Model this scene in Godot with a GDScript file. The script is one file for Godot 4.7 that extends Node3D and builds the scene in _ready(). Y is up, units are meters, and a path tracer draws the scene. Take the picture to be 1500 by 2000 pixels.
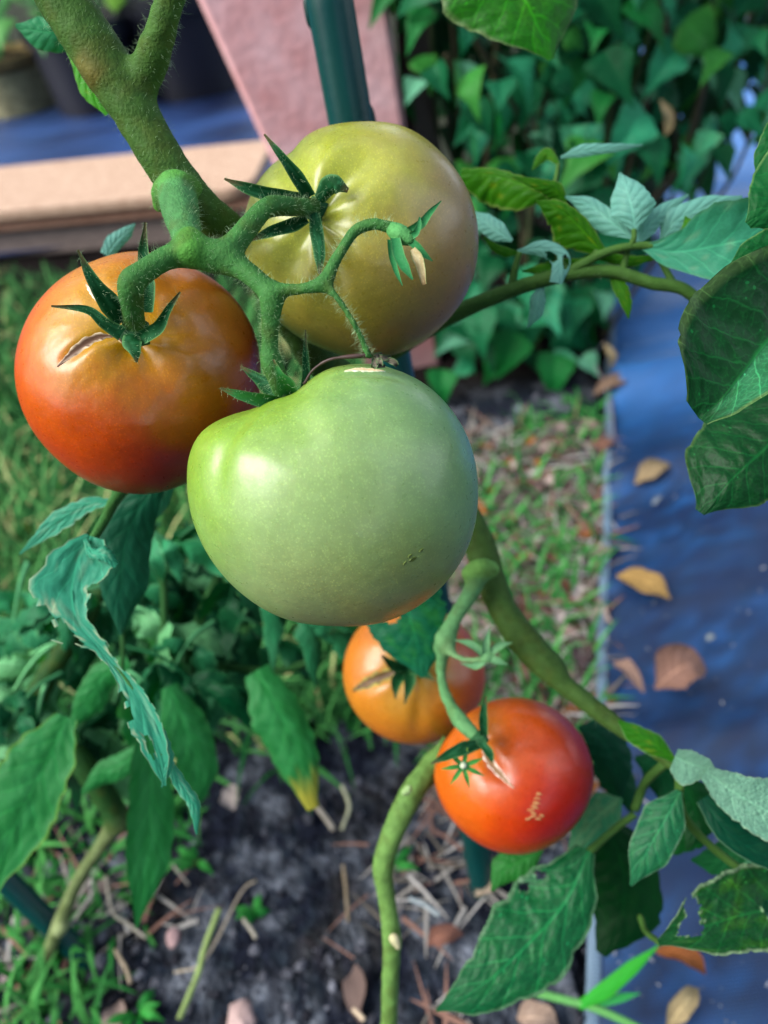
extends Node3D
# A tomato plant in a garden, seen from close by and above. Metres, y up.
# Pixel pairs below are places on a 1500 x 2000 picture plane, each paired with a distance of its own along the view.

const F := 1600.0
const EYE := Vector3(0, 0.56, 0)
const PITCH := 40.0
const ROLL := 8.0
const FOCUS := 0.214
const LENS_MM := 3.0      # width of the lens opening

var right: Vector3
var up: Vector3
var fwd: Vector3
var rng := RandomNumberGenerator.new()
var fn := FastNoiseLite.new()
var used := {}
var sepal_lines := []
var M := {}

class MB:
	var v := PackedVector3Array()
	var c := PackedColorArray()
	var uv := PackedVector2Array()
	var idx := PackedInt32Array()
	func add(p: Vector3, col := Color.WHITE, t := Vector2.ZERO) -> int:
		v.append(p); c.append(col); uv.append(t)
		return v.size() - 1
	func tri(a: int, b: int, d: int) -> void:
		idx.append(a); idx.append(b); idx.append(d)
	func quad(a: int, b: int, d: int, e: int) -> void:   # clockwise seen from the front
		tri(a, b, d); tri(a, d, e)

# ------------------------------------------------------------------ helpers
func dir_of(x: float, y: float) -> Vector3:
	return fwd + right * ((x - 750.0) / F) - up * ((y - 1000.0) / F)
func at(x: float, y: float, d: float) -> Vector3:
	return EYE + dir_of(x, y) * d
func ground(x: float, y: float, h := 0.0) -> Vector3:
	var q := dir_of(x, y)
	return EYE + q * ((EYE.y - h) / -q.y)
func wall(x: float, y: float, z: float) -> Vector3:
	var q := dir_of(x, y)
	return EYE + q * (z / -q.z)
func a3(p: Array) -> Vector3:
	return at(p[0], p[1], p[2])
func rgb(r: float, g: float, b: float) -> Color:
	return Color(r / 255.0, g / 255.0, b / 255.0).srgb_to_linear()
func srgb(r: float, g: float, b: float) -> Color:
	return Color(r / 255.0, g / 255.0, b / 255.0)
func tint(c: Color, k: float) -> Color:
	return Color(c.r * k, c.g * k, c.b * k, 1)
func rr(a: float, b: float) -> float:
	return rng.randf_range(a, b)

func numbered(called: String) -> String:
	used[called] = used.get(called, -1) + 1
	return called if used[called] == 0 else "%s_%03d" % [called, used[called]]
func tag(o: Node, label: String, category: String, group := "", kind := "") -> void:
	o.set_meta("label", label)
	if category: o.set_meta("category", category)
	if group: o.set_meta("group", group)
	if kind: o.set_meta("kind", kind)
func thing(called: String, where: Vector3, label: String, category: String, group := "") -> Node3D:
	var o := Node3D.new()
	o.name = numbered(called)
	add_child(o)
	o.position = where
	tag(o, label, category, group)
	return o
func child_name(parent: Node, called: String) -> String:
	if not parent.has_node(called): return called
	var k := 1
	while parent.has_node("%s_%03d" % [called, k]): k += 1
	return "%s_%03d" % [called, k]

func mesh_of(b: MB, org: Vector3, flat := false) -> ArrayMesh:
	var n := b.v.size()
	var v := b.v; var ix := b.idx; var c := b.c; var uv := b.uv
	if flat:
		v = PackedVector3Array(); c = PackedColorArray(); uv = PackedVector2Array(); ix = PackedInt32Array()
		for i in b.idx.size():
			v.append(b.v[b.idx[i]]); c.append(b.c[b.idx[i]]); uv.append(b.uv[b.idx[i]]); ix.append(i)
		n = v.size()
	# turn closed skins that came out inside out
	var mid := Vector3.ZERO
	for q in v: mid += q
	mid /= maxi(n, 1)
	var vol := 0.0; var area := 0.0
	for i in range(0, ix.size(), 3):
		var p := v[ix[i]]
		var f := (v[ix[i + 2]] - p).cross(v[ix[i + 1]] - p)
		vol += (p - mid).dot(f); area += f.length()
	if vol < 0 and -vol > 0.01 * pow(area, 1.5):
		for i in range(0, ix.size(), 3):
			var k := ix[i + 1]
			ix[i + 1] = ix[i + 2]; ix[i + 2] = k
	var nr := PackedVector3Array(); nr.resize(n)
	for i in range(0, ix.size(), 3):
		var p := v[ix[i]]
		var f := (v[ix[i + 2]] - p).cross(v[ix[i + 1]] - p)
		nr[ix[i]] += f; nr[ix[i + 1]] += f; nr[ix[i + 2]] += f
	var vv := PackedVector3Array(); vv.resize(n)
	for i in n:
		var l := nr[i].length()
		nr[i] = nr[i] / l if l > 0.0 else Vector3.UP
		vv[i] = v[i] - org
	var arr := []
	arr.resize(Mesh.ARRAY_MAX)
	arr[Mesh.ARRAY_VERTEX] = vv
	arr[Mesh.ARRAY_NORMAL] = nr
	arr[Mesh.ARRAY_COLOR] = c
	arr[Mesh.ARRAY_TEX_UV] = uv
	arr[Mesh.ARRAY_INDEX] = ix
	var m := ArrayMesh.new()
	m.add_surface_from_arrays(Mesh.PRIMITIVE_TRIANGLES, arr)
	return m
func commit(b: MB, called: String, mat: Material, parent: Node3D, flat := false) -> MeshInstance3D:
	var o := MeshInstance3D.new()
	o.name = numbered(called) if parent == self else child_name(parent, called)
	o.mesh = mesh_of(b, Vector3.ZERO if parent == self else parent.global_position, flat)
	o.material_override = mat
	parent.add_child(o)
	return o
func lone(b: MB, called: String, mat: Material, where: Vector3, label: String, category: String, group := "", flat := false) -> MeshInstance3D:
	var o := MeshInstance3D.new()
	o.name = numbered(called)
	o.mesh = mesh_of(b, where, flat)
	o.material_override = mat
	o.position = where
	add_child(o)
	tag(o, label, category, group)
	return o

func catmull(p: Array, t: float):      # t from 0 to 1 over all points; works on Vector3, Vector4, float and Color
	var n := p.size() - 1
	var s := clampf(t, 0, 1) * n
	var i := mini(int(s), n - 1)
	var f := s - i
	var p1 = p[i]; var p2 = p[i + 1]
	var p0 = p[i - 1] if i > 0 else p1 * 2.0 - p2
	var p3 = p[i + 2] if i + 2 <= n else p2 * 2.0 - p1
	return (p1 * 2.0 + (p2 - p0) * f + (p0 * 2.0 - p1 * 5.0 + p2 * 4.0 - p3) * (f * f) + (p1 * 3.0 - p0 - p2 * 3.0 + p3) * (f * f * f)) * 0.5
func lerp_list(p: Array, t: float) -> float:
	var n := p.size() - 1
	var s := clampf(t, 0, 1) * n
	var i := mini(int(s), n - 1)
	return maxf(0.0, lerpf(p[i], p[i + 1], smoothstep(0, 1, s - i) * 0.5 + (s - i) * 0.5))

# a bent round bar; pts: [x, y, distance, radius in picture points]
func tube_pts(b: MB, pts: Array, col: Color, sides := 10, per := 6, rough := 0.0, cap := true, col2 := Color(-1, 0, 0)) -> void:
	var q := []
	for p in pts:
		var w := a3(p)
		q.append(Vector4(w.x, w.y, w.z, p[3] / F * p[2]))
	tube(b, q, col, sides, per, rough, cap, col2)
func tube(b: MB, q: Array, col: Color, sides := 10, per := 6, rough := 0.0, cap := true, col2 := Color(-1, 0, 0)) -> void:
	var n := (q.size() - 1) * per
	var first := b.v.size()
	var nx := Vector3.ZERO
	for i in n + 1:
		var t := float(i) / n
		var s: Vector4 = catmull(q, t)
		var s2: Vector4 = catmull(q, minf(t + 0.01, 1)) - catmull(q, maxf(t - 0.01, 0))
		var T := Vector3(s2.x, s2.y, s2.z).normalized()
		if nx == Vector3.ZERO:
			nx = T.cross(Vector3.RIGHT if absf(T.x) < 0.8 else Vector3.UP).normalized()
		nx = (nx - T * nx.dot(T)).normalized()
		var ny := T.cross(nx)
		var p := Vector3(s.x, s.y, s.z)
		var cc := col if col2.r < 0 else col.lerp(col2, t)
		for k in sides:
			var a := TAU * k / sides
			var o := nx * cos(a) + ny * sin(a)
			var r := maxf(s.w, 0.00005)
			if rough > 0: r *= 1.0 + rough * 1.6 * fn.get_noise_3dv((p + o * r) * 9000.0)
			b.add(p + o * r, tint(cc, 1.0 + 0.3 * fn.get_noise_3dv((p + o * r) * 9000.0)), Vector2(float(k) / sides, t * q.size() * 0.5))
	for i in n:
		for k in sides:
			var k2 := (k + 1) % sides
			b.quad(first + i * sides + k, first + i * sides + k2, first + (i + 1) * sides + k2, first + (i + 1) * sides + k)
	if cap:
		for e in 2:
			var s: Vector4 = q[0] if e == 0 else q[-1]
			var base := first if e == 0 else first + n * sides
			var mid := b.add(Vector3(s.x, s.y, s.z), col if e == 0 or col2.r < 0 else col2)
			for k in sides:
				if e == 0: b.tri(mid, base + (k + 1) % sides, base + k)
				else: b.tri(mid, base + k, base + (k + 1) % sides)

func box(b: MB, xf: Transform3D, s: Vector3, col := Color.WHITE, bev := 0.004) -> void:
	# a box with bevelled edges, seen as three crossing slabs of eight corners each joined into one skin
	var h := s * 0.5
	var e := minf(bev, minf(h.x, minf(h.y, h.z)) * 0.45)
	var ids := {}
	for sx in [-1, 1]:
		for sy in [-1, 1]:
			for sz in [-1, 1]:
				for ax in 3:
					var p := Vector3(sx * (h.x - e), sy * (h.y - e), sz * (h.z - e))
					p[ax] = [sx, sy, sz][ax] * h[ax]
					ids[[sx, sy, sz, ax]] = b.add(xf * p, col, Vector2(p.x + p.y, p.z + p.y))
	var faces := []
	for ax in 3:
		var u := (ax + 1) % 3; var w := (ax + 2) % 3
		for s1 in [-1, 1]:
			var f := []
			for k in [[-1, -1], [1, -1], [1, 1], [-1, 1]]:
				var key := [0, 0, 0]
				key[ax] = s1; key[u] = k[0]; key[w] = k[1]
				f.append(ids[key + [ax]])
			faces.append(f)
			var f2 := []       # edge strips along axis ax
			for s2 in [-1, 1]:
				pass
		for su in [-1, 1]:
			for sw in [-1, 1]:
				var k1 := [0, 0, 0]; k1[ax] = -1; k1[u] = su; k1[w] = sw
				var k2 := [0, 0, 0]; k2[ax] = 1; k2[u] = su; k2[w] = sw
				faces.append([ids[k1 + [u]], ids[k2 + [u]], ids[k2 + [w]], ids[k1 + [w]]])
	for sx in [-1, 1]:
		for sy in [-1, 1]:
			for sz in [-1, 1]:
				faces.append([ids[[sx, sy, sz, 0]], ids[[sx, sy, sz, 1]], ids[[sx, sy, sz, 2]]])
	var o := xf.origin
	for f in faces:
		var p: Vector3 = b.v[f[0]]
		var nn: Vector3 = (b.v[f[2]] - p).cross(b.v[f[1]] - p)
		if nn.dot(p - o) < 0: f.reverse()
		b.tri(f[0], f[1], f[2])
		if f.size() == 4: b.tri(f[0], f[2], f[3])

# ------------------------------------------------------------------ leaves
# spine: [x, y, distance] points from the stalk to the tip; wl / wr: half widths as seen, in picture points,
# to the left and right of someone walking the spine
func leaf_mesh(spine: Array, wl: Array, wr: Array, o := {}) -> MB:
	var q := []
	var pd := []
	for s in spine:
		q.append(a3(s)); pd.append(s[2])
	return leaf3(q, wl, wr, pd, o)
func leaf3(q: Array, wl: Array, wr: Array, pd: Array, o := {}) -> MB:
	var b := MB.new()
	var nu: int = o.get("nu", 28)
	var nv: int = o.get("nv", 7)
	var roll: Array = o.get("roll", [0.0])
	if roll.size() == 1: roll = [roll[0], roll[0]]
	var cl: float = o.get("cl", -0.5)
	var cr: float = o.get("cr", -0.5)
	var ser: float = o.get("ser", 0.07)
	var ns: float = o.get("ns", 7.0)
	var fold: float = o.get("fold", 0.0)
	var wave: float = o.get("wave", 0.07)
	var col: Color = o.get("col", M.leaf_green)
	var coll: Color = o.get("col_l", col)
	var tipc: Color = o.get("tip", col)
	var mot: Color = o.get("mottle", tint(col, 1.3))
	var rim: Color = o.get("rim", col)
	var rimw: float = o.get("rimw", 0.93)
	var sd: float = o.get("seed", rng.randf() * 100.0)
	var holes: Array = o.get("holes", [])
	var eye: Vector3 = o.get("eye", EYE)
	var keep := PackedByteArray()
	for i in nu + 1:
		var t := float(i) / nu
		var p: Vector3 = catmull(q, t)
		var T: Vector3 = (catmull(q, minf(t + 0.02, 1)) - catmull(q, maxf(t - 0.02, 0))).normalized()
		var V := (eye - p).normalized()
		var S := V.cross(T).normalized()
		var N := T.cross(S).normalized()
		var a := deg_to_rad(lerp_list([roll[0] + 400] if roll.size() == 1 else roll.map(func(x): return x + 400), t) - 400.0)
		var S2 := S * cos(a) + N * sin(a)
		var N2 := N * cos(a) - S * sin(a)
		var fs := maxf(absf(cos(a)), 0.25)
		var d := lerp_list(pd, t) / F
		for j in range(-nv, nv + 1):
			var v := float(j) / nv
			var w := (lerp_list(wl, t) if j > 0 else lerp_list(wr, t)) * d / fs
			var saw := fposmod(t * ns + sd + (0.37 if j > 0 else 0.0), 1.0)
			var sg := signf(v) * 50.0
			var lobe := 1.0 - ser * 0.6 * (1.0 - sin(PI * pow(saw, 0.7))) * (0.3 + 0.7 * absf(v)) - ser * (0.5 + 0.5 * fn.get_noise_2d(t * 170.0, sd * 31 + sg)) - ser * 0.5 * absf(v) * fn.get_noise_2d(t * 800.0, sd * 17 + sg)
			var k := cl if j > 0 else cr
			var av := absf(v)
			var x := av; var y := 0.0
			y = fold * av
			if absf(k) > 0.02:
				x = sin(k * av) / k / maxf(sin(minf(absf(k), 1.5)) / absf(k), 0.4)
				y += (1.0 - cos(k * av)) / k
			var wv := wave * w * av * sin(t * ns * 1.4 + sd + (1.7 if j > 0 else 0.0)) * 0.7
			var bump := 0.07 * w * fn.get_noise_2d(t * 420.0 + sd * 7, v * 120.0 + sd) + 0.035 * w * fn.get_noise_2d(t * 1100.0 + sd * 9, v * 330.0 + sd)
			var pos := p + S2 * (signf(v) * x * w * lobe) + N2 * (y * w + wv + bump)
			var m := clampf(fn.get_noise_2d(t * 150.0 + sd * 13, v * 90.0) * 1.6 + 0.2, 0, 1)
			var cc := (col if j <= 0 else coll).lerp(mot, m * 0.6).lerp(tipc, smoothstep(0.72, 1.0, t + 0.12 * fn.get_noise_2d(t * 200, v * 150 + sd)))
			if cc.g > cc.r * 1.5 and cc.r < 0.12: cc.r *= 0.5
			if av > rimw: cc = cc.lerp(rim, 0.85)
			var hit := 1
			for h in holes:
				var hd := Vector2((t - h[0]) / h[2], (v - h[1]) / h[3]).length() - 0.5 * fn.get_noise_2d(t * 900 + sd, v * 400)
				if hd < 1.0: hit = 0
				elif hd < 1.0 + minf(0.35, 0.008 / h[2]): cc = cc.lerp(rim, 0.85)
			b.add(pos, cc, Vector2(t, 0.5 + 0.5 * v))
			keep.append(hit)
	var w2 := nv * 2 + 1
	for i in nu:
		for j in w2 - 1:
			var a0 := i * w2 + j
			if keep[a0] + keep[a0 + 1] + keep[a0 + w2] + keep[a0 + w2 + 1] < 3: continue
			b.quad(a0, a0 + w2, a0 + w2 + 1, a0 + 1)
	return b
func leaf(parent: Node3D, called: String, spine: Array, wl: Array, wr: Array, o := {}) -> MeshInstance3D:
	return commit(leaf_mesh(spine, wl, wr, o), called, o.get("mat", M.leaf), parent)

# ------------------------------------------------------------------ joined stalks: smooth union of tapered chains, meshed with surface nets
func blend_mesh(chains: Array, cell: float, k: float) -> MB:
	var lists := []
	var lo := Vector3.ONE * 1e9; var hi := -lo
	for ch in chains:
		var q := []
		for p in ch.pts:
			var w := a3(p)
			q.append(Vector4(w.x, w.y, w.z, p[3] / F * p[2]))
		var s := []
		var n := (q.size() - 1) * 5
		for i in n + 1:
			var c: Vector4 = catmull(q, float(i) / n)
			s.append(c)
			var p := Vector3(c.x, c.y, c.z)
			lo = lo.min(p - Vector3.ONE * (c.w + 3 * cell)); hi = hi.max(p + Vector3.ONE * (c.w + 3 * cell))
		lists.append(s)
	var nx := int((hi.x - lo.x) / cell) + 2
	var ny := int((hi.y - lo.y) / cell) + 2
	var nz := int((hi.z - lo.z) / cell) + 2
	var field := PackedFloat32Array(); field.resize(nx * ny * nz)
	for s in lists:
		var near := {}
		for i in s.size() - 1:
			var a: Vector4 = s[i]; var e: Vector4 = s[i + 1]
			var pa := Vector3(a.x, a.y, a.z); var pe := Vector3(e.x, e.y, e.z)
			var ab := pe - pa
			var l2 := maxf(ab.length_squared(), 1e-12)
			var m := maxf(a.w, e.w) + 3.2 * cell
			var i0 := Vector3i(((pa.min(pe) - Vector3.ONE * m) - lo) / cell).max(Vector3i.ZERO)
			var i1 := Vector3i(((pa.max(pe) + Vector3.ONE * m) - lo) / cell).min(Vector3i(nx - 1, ny - 1, nz - 1))
			for z in range(i0.z, i1.z + 1):
				for y in range(i0.y, i1.y + 1):
					for x in range(i0.x, i1.x + 1):
						var p := lo + Vector3(x, y, z) * cell
						var t := clampf((p - pa).dot(ab) / l2, 0, 1)
						var d := (p - pa - ab * t).length() - lerpf(a.w, e.w, t)
						var id := (z * ny + y) * nx + x
						if d < near.get(id, 1e9): near[id] = d
		for id in near:
			field[id] += exp(-near[id] / k)
	# a point is inside where the sum is above one
	var b := MB.new()
	var vid := PackedInt32Array(); vid.resize(nx * ny * nz); vid.fill(-1)
	var off := [0, 1, nx, nx + 1, nx * ny, nx * ny + 1, nx * ny + nx, nx * ny + nx + 1]
	var crn := [Vector3(0, 0, 0), Vector3(1, 0, 0), Vector3(0, 1, 0), Vector3(1, 1, 0), Vector3(0, 0, 1), Vector3(1, 0, 1), Vector3(0, 1, 1), Vector3(1, 1, 1)]
	var edges := [[0, 1], [2, 3], [4, 5], [6, 7], [0, 2], [1, 3], [4, 6], [5, 7], [0, 4], [1, 5], [2, 6], [3, 7]]
	for z in nz - 1:
		for y in ny - 1:
			for x in nx - 1:
				var id := (z * ny + y) * nx + x
				var mask := 0
				for i in 8:
					if field[id + off[i]] > 1.0: mask |= 1 << i
				if mask == 0 or mask == 255: continue
				var sum := Vector3.ZERO; var cnt := 0
				for e in edges:
					var fa := field[id + off[e[0]]]; var fb := field[id + off[e[1]]]
					if (fa > 1.0) != (fb > 1.0):
						var la := -log(maxf(fa, 1e-6)); var lb := -log(maxf(fb, 1e-6))
						sum += crn[e[0]].lerp(crn[e[1]], la / (la - lb)); cnt += 1
				var p: Vector3 = lo + (Vector3(x, y, z) + sum / cnt) * cell
				vid[id] = b.add(p)
	var sx := 1; var sy := nx; var sz := nx * ny
	for z in range(1, nz - 1):
		for y in range(1, ny - 1):
			for x in range(1, nx - 1):
				var id := (z * ny + y) * nx + x
				var inside := field[id] > 1.0
				for ax in 3:
					var st: int = [sx, sy, sz][ax]
					if (field[id + st] > 1.0) == inside: continue
					var u: int = [sy, sz, sx][ax]; var w: int = [sz, sx, sy][ax]
					var q := [vid[id], vid[id - u], vid[id - u - w], vid[id - w]]
					if q.min() < 0: continue
					if inside: b.quad(q[0], q[3], q[2], q[1])
					else: b.quad(q[0], q[1], q[2], q[3])
	# smooth the skin a little, then colour it by the nearest chain
	var acc := PackedVector3Array(); acc.resize(b.v.size())
	var num := PackedInt32Array(); num.resize(b.v.size())
	for i in range(0, b.idx.size(), 3):
		for e in 3:
			var p := b.idx[i + e]; var r := b.idx[i + (e + 1) % 3]
			acc[p] += b.v[r]; num[p] += 1
	for i in b.v.size():
		if num[i]: b.v[i] = b.v[i].lerp(acc[i] / num[i], 0.5)
		b.v[i] += Vector3(fn.get_noise_3dv(b.v[i] * 7000.0), fn.get_noise_3dv(b.v[i] * 7000.0 + Vector3(99, 0, 0)), fn.get_noise_3dv(b.v[i] * 7000.0 + Vector3(0, 99, 0))) * minf(cell * 0.4, 0.0004)
		var best := 1e9; var c := Color.WHITE; var ws := 0.0; var cs := Color(0, 0, 0)
		for li in lists.size():
			var s: Array = lists[li]
			var dm := 1e9
			for g in range(0, s.size(), 2):
				var w: Vector4 = s[g]
				dm = minf(dm, b.v[i].distance_to(Vector3(w.x, w.y, w.z)) - w.w)
			var wt := exp(-dm / 0.001)
			ws += wt; cs += chains[li].col * wt
		c = cs * (1.0 / maxf(ws, 1e-9))
		var nz2 := fn.get_noise_3dv(b.v[i] * 45000.0) * 0.22 + fn.get_noise_3dv(b.v[i] * 11000.0) * 0.28 + fn.get_noise_3dv(b.v[i] * 2500.0) * 0.2
		c = c.lerp(rgb(70, 78, 34), clampf(fn.get_noise_3dv(b.v[i] * 5000.0 + Vector3(40, 0, 0)) * 1.1, 0, 0.4))
		b.c[i] = tint(c, 1.0 + nz2)
		b.uv[i] = Vector2(b.v[i].x, b.v[i].y) * 40.0
	return b

func hairs(chains: Array, count: int, long: float) -> MB:
	var b := MB.new()
	var pick := []
	for ch in chains:
		for i in ch.pts.size() - 1:
			var far := a3(ch.pts[i]).distance_to(a3(ch.pts[i + 1]))
			for k in int(far / 0.002) + 1: pick.append([ch, i])
	for n in count:
		var pk: Array = pick[rng.randi() % pick.size()]
		var ch: Dictionary = pk[0]
		var q := []
		for p in ch.pts:
			var w := a3(p)
			q.append(Vector4(w.x, w.y, w.z, p[3] / F * p[2]))
		var t: float = (pk[1] + rng.randf()) / (q.size() - 1.0)
		var s: Vector4 = catmull(q, t)
		var e: Vector4 = catmull(q, minf(t + 0.02, 1)) - catmull(q, maxf(t - 0.02, 0))
		var T := Vector3(e.x, e.y, e.z).normalized()
		var o := T.cross(Vector3(rr(-1, 1), rr(-1, 1), rr(-1, 1))).normalized()
		var p := Vector3(s.x, s.y, s.z) + o * s.w * 0.96
		var L := long * rr(0.35, 1.0) * (1.6 if rng.randf() < 0.08 else 1.0)
		var bend := (T * rr(-0.8, 0.8) + Vector3(rr(-1, 1), rr(-1, 1), rr(-1, 1)) * 0.4)
		var w := 0.000024
		var side := o.cross(T).normalized()
		var col := rgb(150, 180, 135)
		var ring := []
		for st in 3:
			var f := st / 3.0
			var c := p + o * L * f + bend * L * f * f * 0.9
			var r := w * (1.0 - 0.6 * f)
			ring.append([b.add(c + side * r, col), b.add(c + (T - side * 0.5) * r, col), b.add(c - (T + side * 0.5) * r, col)])
		var tip := b.add(p + o * L + bend * L * 0.9, col)
		for st in 2:
			for k in 3:
				b.quad(ring[st][k], ring[st][(k + 1) % 3], ring[st + 1][(k + 1) % 3], ring[st + 1][k])
		for k in 3: b.tri(ring[2][k], ring[2][(k + 1) % 3], tip)
	return b

# ------------------------------------------------------------------ tomatoes
class Tom:
	var c: Vector3
	var ex: Vector3
	var ey: Vector3
	var ez: Vector3
	var S: Array
	var rz: float
	var axis: Vector3
	var ax2: Vector3
	var ax3: Vector3
	var dip: float
	var g0: float
	var ribs := [0.0, 0.0, 0.0]
	var grooves := []
	var lump: FastNoiseLite
	func r(d: Vector3) -> float:
		var x := d.dot(ex); var y := d.dot(ey)
		var s2 := x * x + y * y
		var f := fposmod(atan2(-y, x) / TAU, 1.0) * S.size()
		var i := int(f) % S.size()
		var n := S.size()
		var t := f - int(f)
		var p0: float = S[(i + n - 1) % n]; var p1: float = S[i]; var p2: float = S[(i + 1) % n]; var p3: float = S[(i + 2) % n]
		var s := 0.5 * (2 * p1 + (p2 - p0) * t + (2 * p0 - 5 * p1 + 4 * p2 - p3) * t * t + (3 * p1 - p0 - 3 * p2 + p3) * t * t * t)
		var q := lerpf(rz, s, s2)
		var g := acos(clampf(d.dot(axis), -1, 1))
		q *= 1.0 - dip * exp(-(g / g0) * (g / g0))
		q *= 1.0 + 0.014 * lump.get_noise_3dv(d * 100.0 + c * 300.0) * exp(-pow(g / 1.1, 4))
		if ribs[1] > 0.0:
			var az := atan2(d.dot(ax3), d.dot(ax2))
			q *= 1.0 - ribs[1] * (0.5 + 0.5 * cos(ribs[0] * az + ribs[2]) + 0.35 * cos(3.0 * az + 1.0)) * exp(-pow((g - 0.45) / 0.42, 2))
		for gr in grooves:
			var pts: Array = gr[0]
			var best := 1e9
			var along := 0.0
			for k in pts.size() - 1:
				var a: Vector3 = pts[k]; var e: Vector3 = pts[k + 1]
				var ab := e - a
				var u := clampf((d - a).dot(ab) / ab.length_squared(), 0, 1)
				var dd := (a + ab * u - d).length()
				if dd < best:
					best = dd; along = (k + u) / (pts.size() - 1)
			if best < gr[1] * 3.0:
				q *= 1.0 - gr[2] * exp(-pow(best / gr[1], 2)) * sin(PI * clampf(0.12 + along * 0.86, 0, 1))
		return q

func tom_setup(x: float, y: float, d: float, sil: Array, axis: Vector3, dip: float, g0: float, deep := 1.0) -> Tom:
	var t := Tom.new()
	t.lump = fn
	# the outline is given as seen; a ball away from the middle of the view is drawn stretched outwards, so undo that
	var e := Vector2(x - 750, y - 1000)
	var ta := e.length() / F
	var ca := 1.0 / sqrt(1.0 + ta * ta)
	var mean := 0.0
	for s in sil: mean += s / sil.size()
	var al := mean / F * ca
	var k := 1.0 - al * al / (ca * ca)
	e = e.normalized()
	t.c = at(750 + (x - 750) * k, 1000 + (y - 1000) * k, d)
	t.ez = (EYE - t.c).normalized()
	t.ex = (right - t.ez * right.dot(t.ez)).normalized()
	t.ey = t.ez.cross(t.ex)
	var sum := 0.0
	for i in sil.size():
		var s: float = sil[i]
		var an := TAU * i / sil.size()
		var ue := pow(Vector2(cos(an), sin(an)).dot(e), 2)
		var R: float = s / F * d * cos(atan(s / F)) * (1.0 - (1.0 - ca) * ue)
		t.S.append(R); sum += R
	t.rz = sum / sil.size() * deep
	t.axis = (t.ex * axis.x + t.ey * axis.y + t.ez * axis.z).normalized()
	t.ax2 = t.axis.cross(t.ez if absf(axis.y) > 0.5 else t.ey).normalized()
	t.ax3 = t.axis.cross(t.ax2)
	t.dip = dip; t.g0 = g0
	return t
func hit(t: Tom, x: float, y: float) -> Vector3:     # where the line of sight meets the skin
	var q := dir_of(x, y).normalized()
	var mid := (t.c - EYE).dot(q)
	var s := mid - t.rz * 1.35
	var ds := t.rz * 0.02
	var p := EYE + q * s
	while s < mid + t.rz * 0.3:
		p = EYE + q * s
		var o := p - t.c
		if o.length() < t.r(o.normalized()): break
		s += ds
	var lo := s - ds; var hi := s
	for i in 8:
		var m := (lo + hi) * 0.5
		p = EYE + q * m
		if (p - t.c).length() < t.r((p - t.c).normalized()): hi = m
		else: lo = m
	return p
func groove(t: Tom, pts: Array, width: float, depth: float) -> void:
	var l := []
	for p in pts: l.append((hit(t, p[0], p[1]) - t.c).normalized())
	t.grooves.append([l, width, depth])
func tom_skin(t: Tom, colors: Array, nu := 150, nv := 96) -> MB:
	var b := MB.new()
	var cd := []
	for k in colors:
		cd.append([(t.ex * k[0] + t.ey * k[1] + t.ez * k[2]).normalized(), k[3], k[4]])
	for j in nv + 1:
		var th := PI * (j + 0.0) / nv
		for i in nu:
			var ph := TAU * i / nu
			var d := t.axis * cos(th) + (t.ax2 * cos(ph) + t.ax3 * sin(ph)) * sin(th)
			var p := t.c + d * t.r(d)
			var cs := Color(0, 0, 0); var ws := 0.0
			var wob := Vector3(fn.get_noise_3dv(d * 40.0), fn.get_noise_3dv(d * 40.0 + Vector3(70, 0, 0)), fn.get_noise_3dv(d * 40.0 + Vector3(0, 90, 0))) * 0.26 + Vector3(fn.get_noise_3dv(d * 170.0), fn.get_noise_3dv(d * 170.0 + Vector3(30, 0, 0)), fn.get_noise_3dv(d * 170.0 + Vector3(0, 50, 0))) * 0.10
			for k in cd:
				var w := exp(k[1] * ((d + wob).normalized().dot(k[0]) - 1.0))
				cs += k[2] * w; ws += w
			var c := cs * (1.0 / ws)
			b.add(p, tint(c, 1.0 + 0.10 * fn.get_noise_3dv(d * 110.0) + 0.10 * fn.get_noise_3dv(d * 420.0)))
	for j in nv:
		for i in nu:
			var i2 := (i + 1) % nu
			b.quad(j * nu + i, j * nu + i2, (j + 1) * nu + i2, (j + 1) * nu + i)
	return b
# a split in the skin: a lens-shaped scar lying in its groove
func scar(t: Tom, pts: Array, half: float, c_mid: Color, c_edge: Color) -> MB:
	var b := MB.new()
	var q := []
	for p in pts:
		q.append(hit(t, p[0], p[1]))
	var n := 24
	for i in n + 1:
		var f := float(i) / n
		var p: Vector3 = catmull(q, f)
		var T: Vector3 = (catmull(q, minf(f + 0.03, 1)) - catmull(q, maxf(f - 0.03, 0))).normalized()
		var N := (p - t.c).normalized()
		var s := T.cross(N).normalized()
		var w := half * pow(sin(PI * clampf(f, 0.02, 0.98)), 0.7) * (1.0 + 0.5 * fn.get_noise_2d(f * 300.0, 7.0))
		for j in range(-3, 4):
			var v := j / 3.0
			var pp := p + s * w * v
			var d := (pp - t.c).normalized()
			pp = t.c + d * (t.r(d) + 0.00018 + 0.00025 * (absf(v) - 0.4) + 0.00012 * fn.get_noise_2d(f * 700, v * 200))
			if absf(v) > 0.9: pp -= d * 0.0005
			b.add(pp, c_mid.lerp(c_edge, smoothstep(0.5, 0.85, absf(v) + 0.4 * fn.get_noise_2d(f * 900, v * 150))))
	for i in n:
		for j in 6:
			b.quad(i * 7 + j, i * 7 + j + 1, (i + 1) * 7 + j + 1, (i + 1) * 7 + j)
	return b

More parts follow.
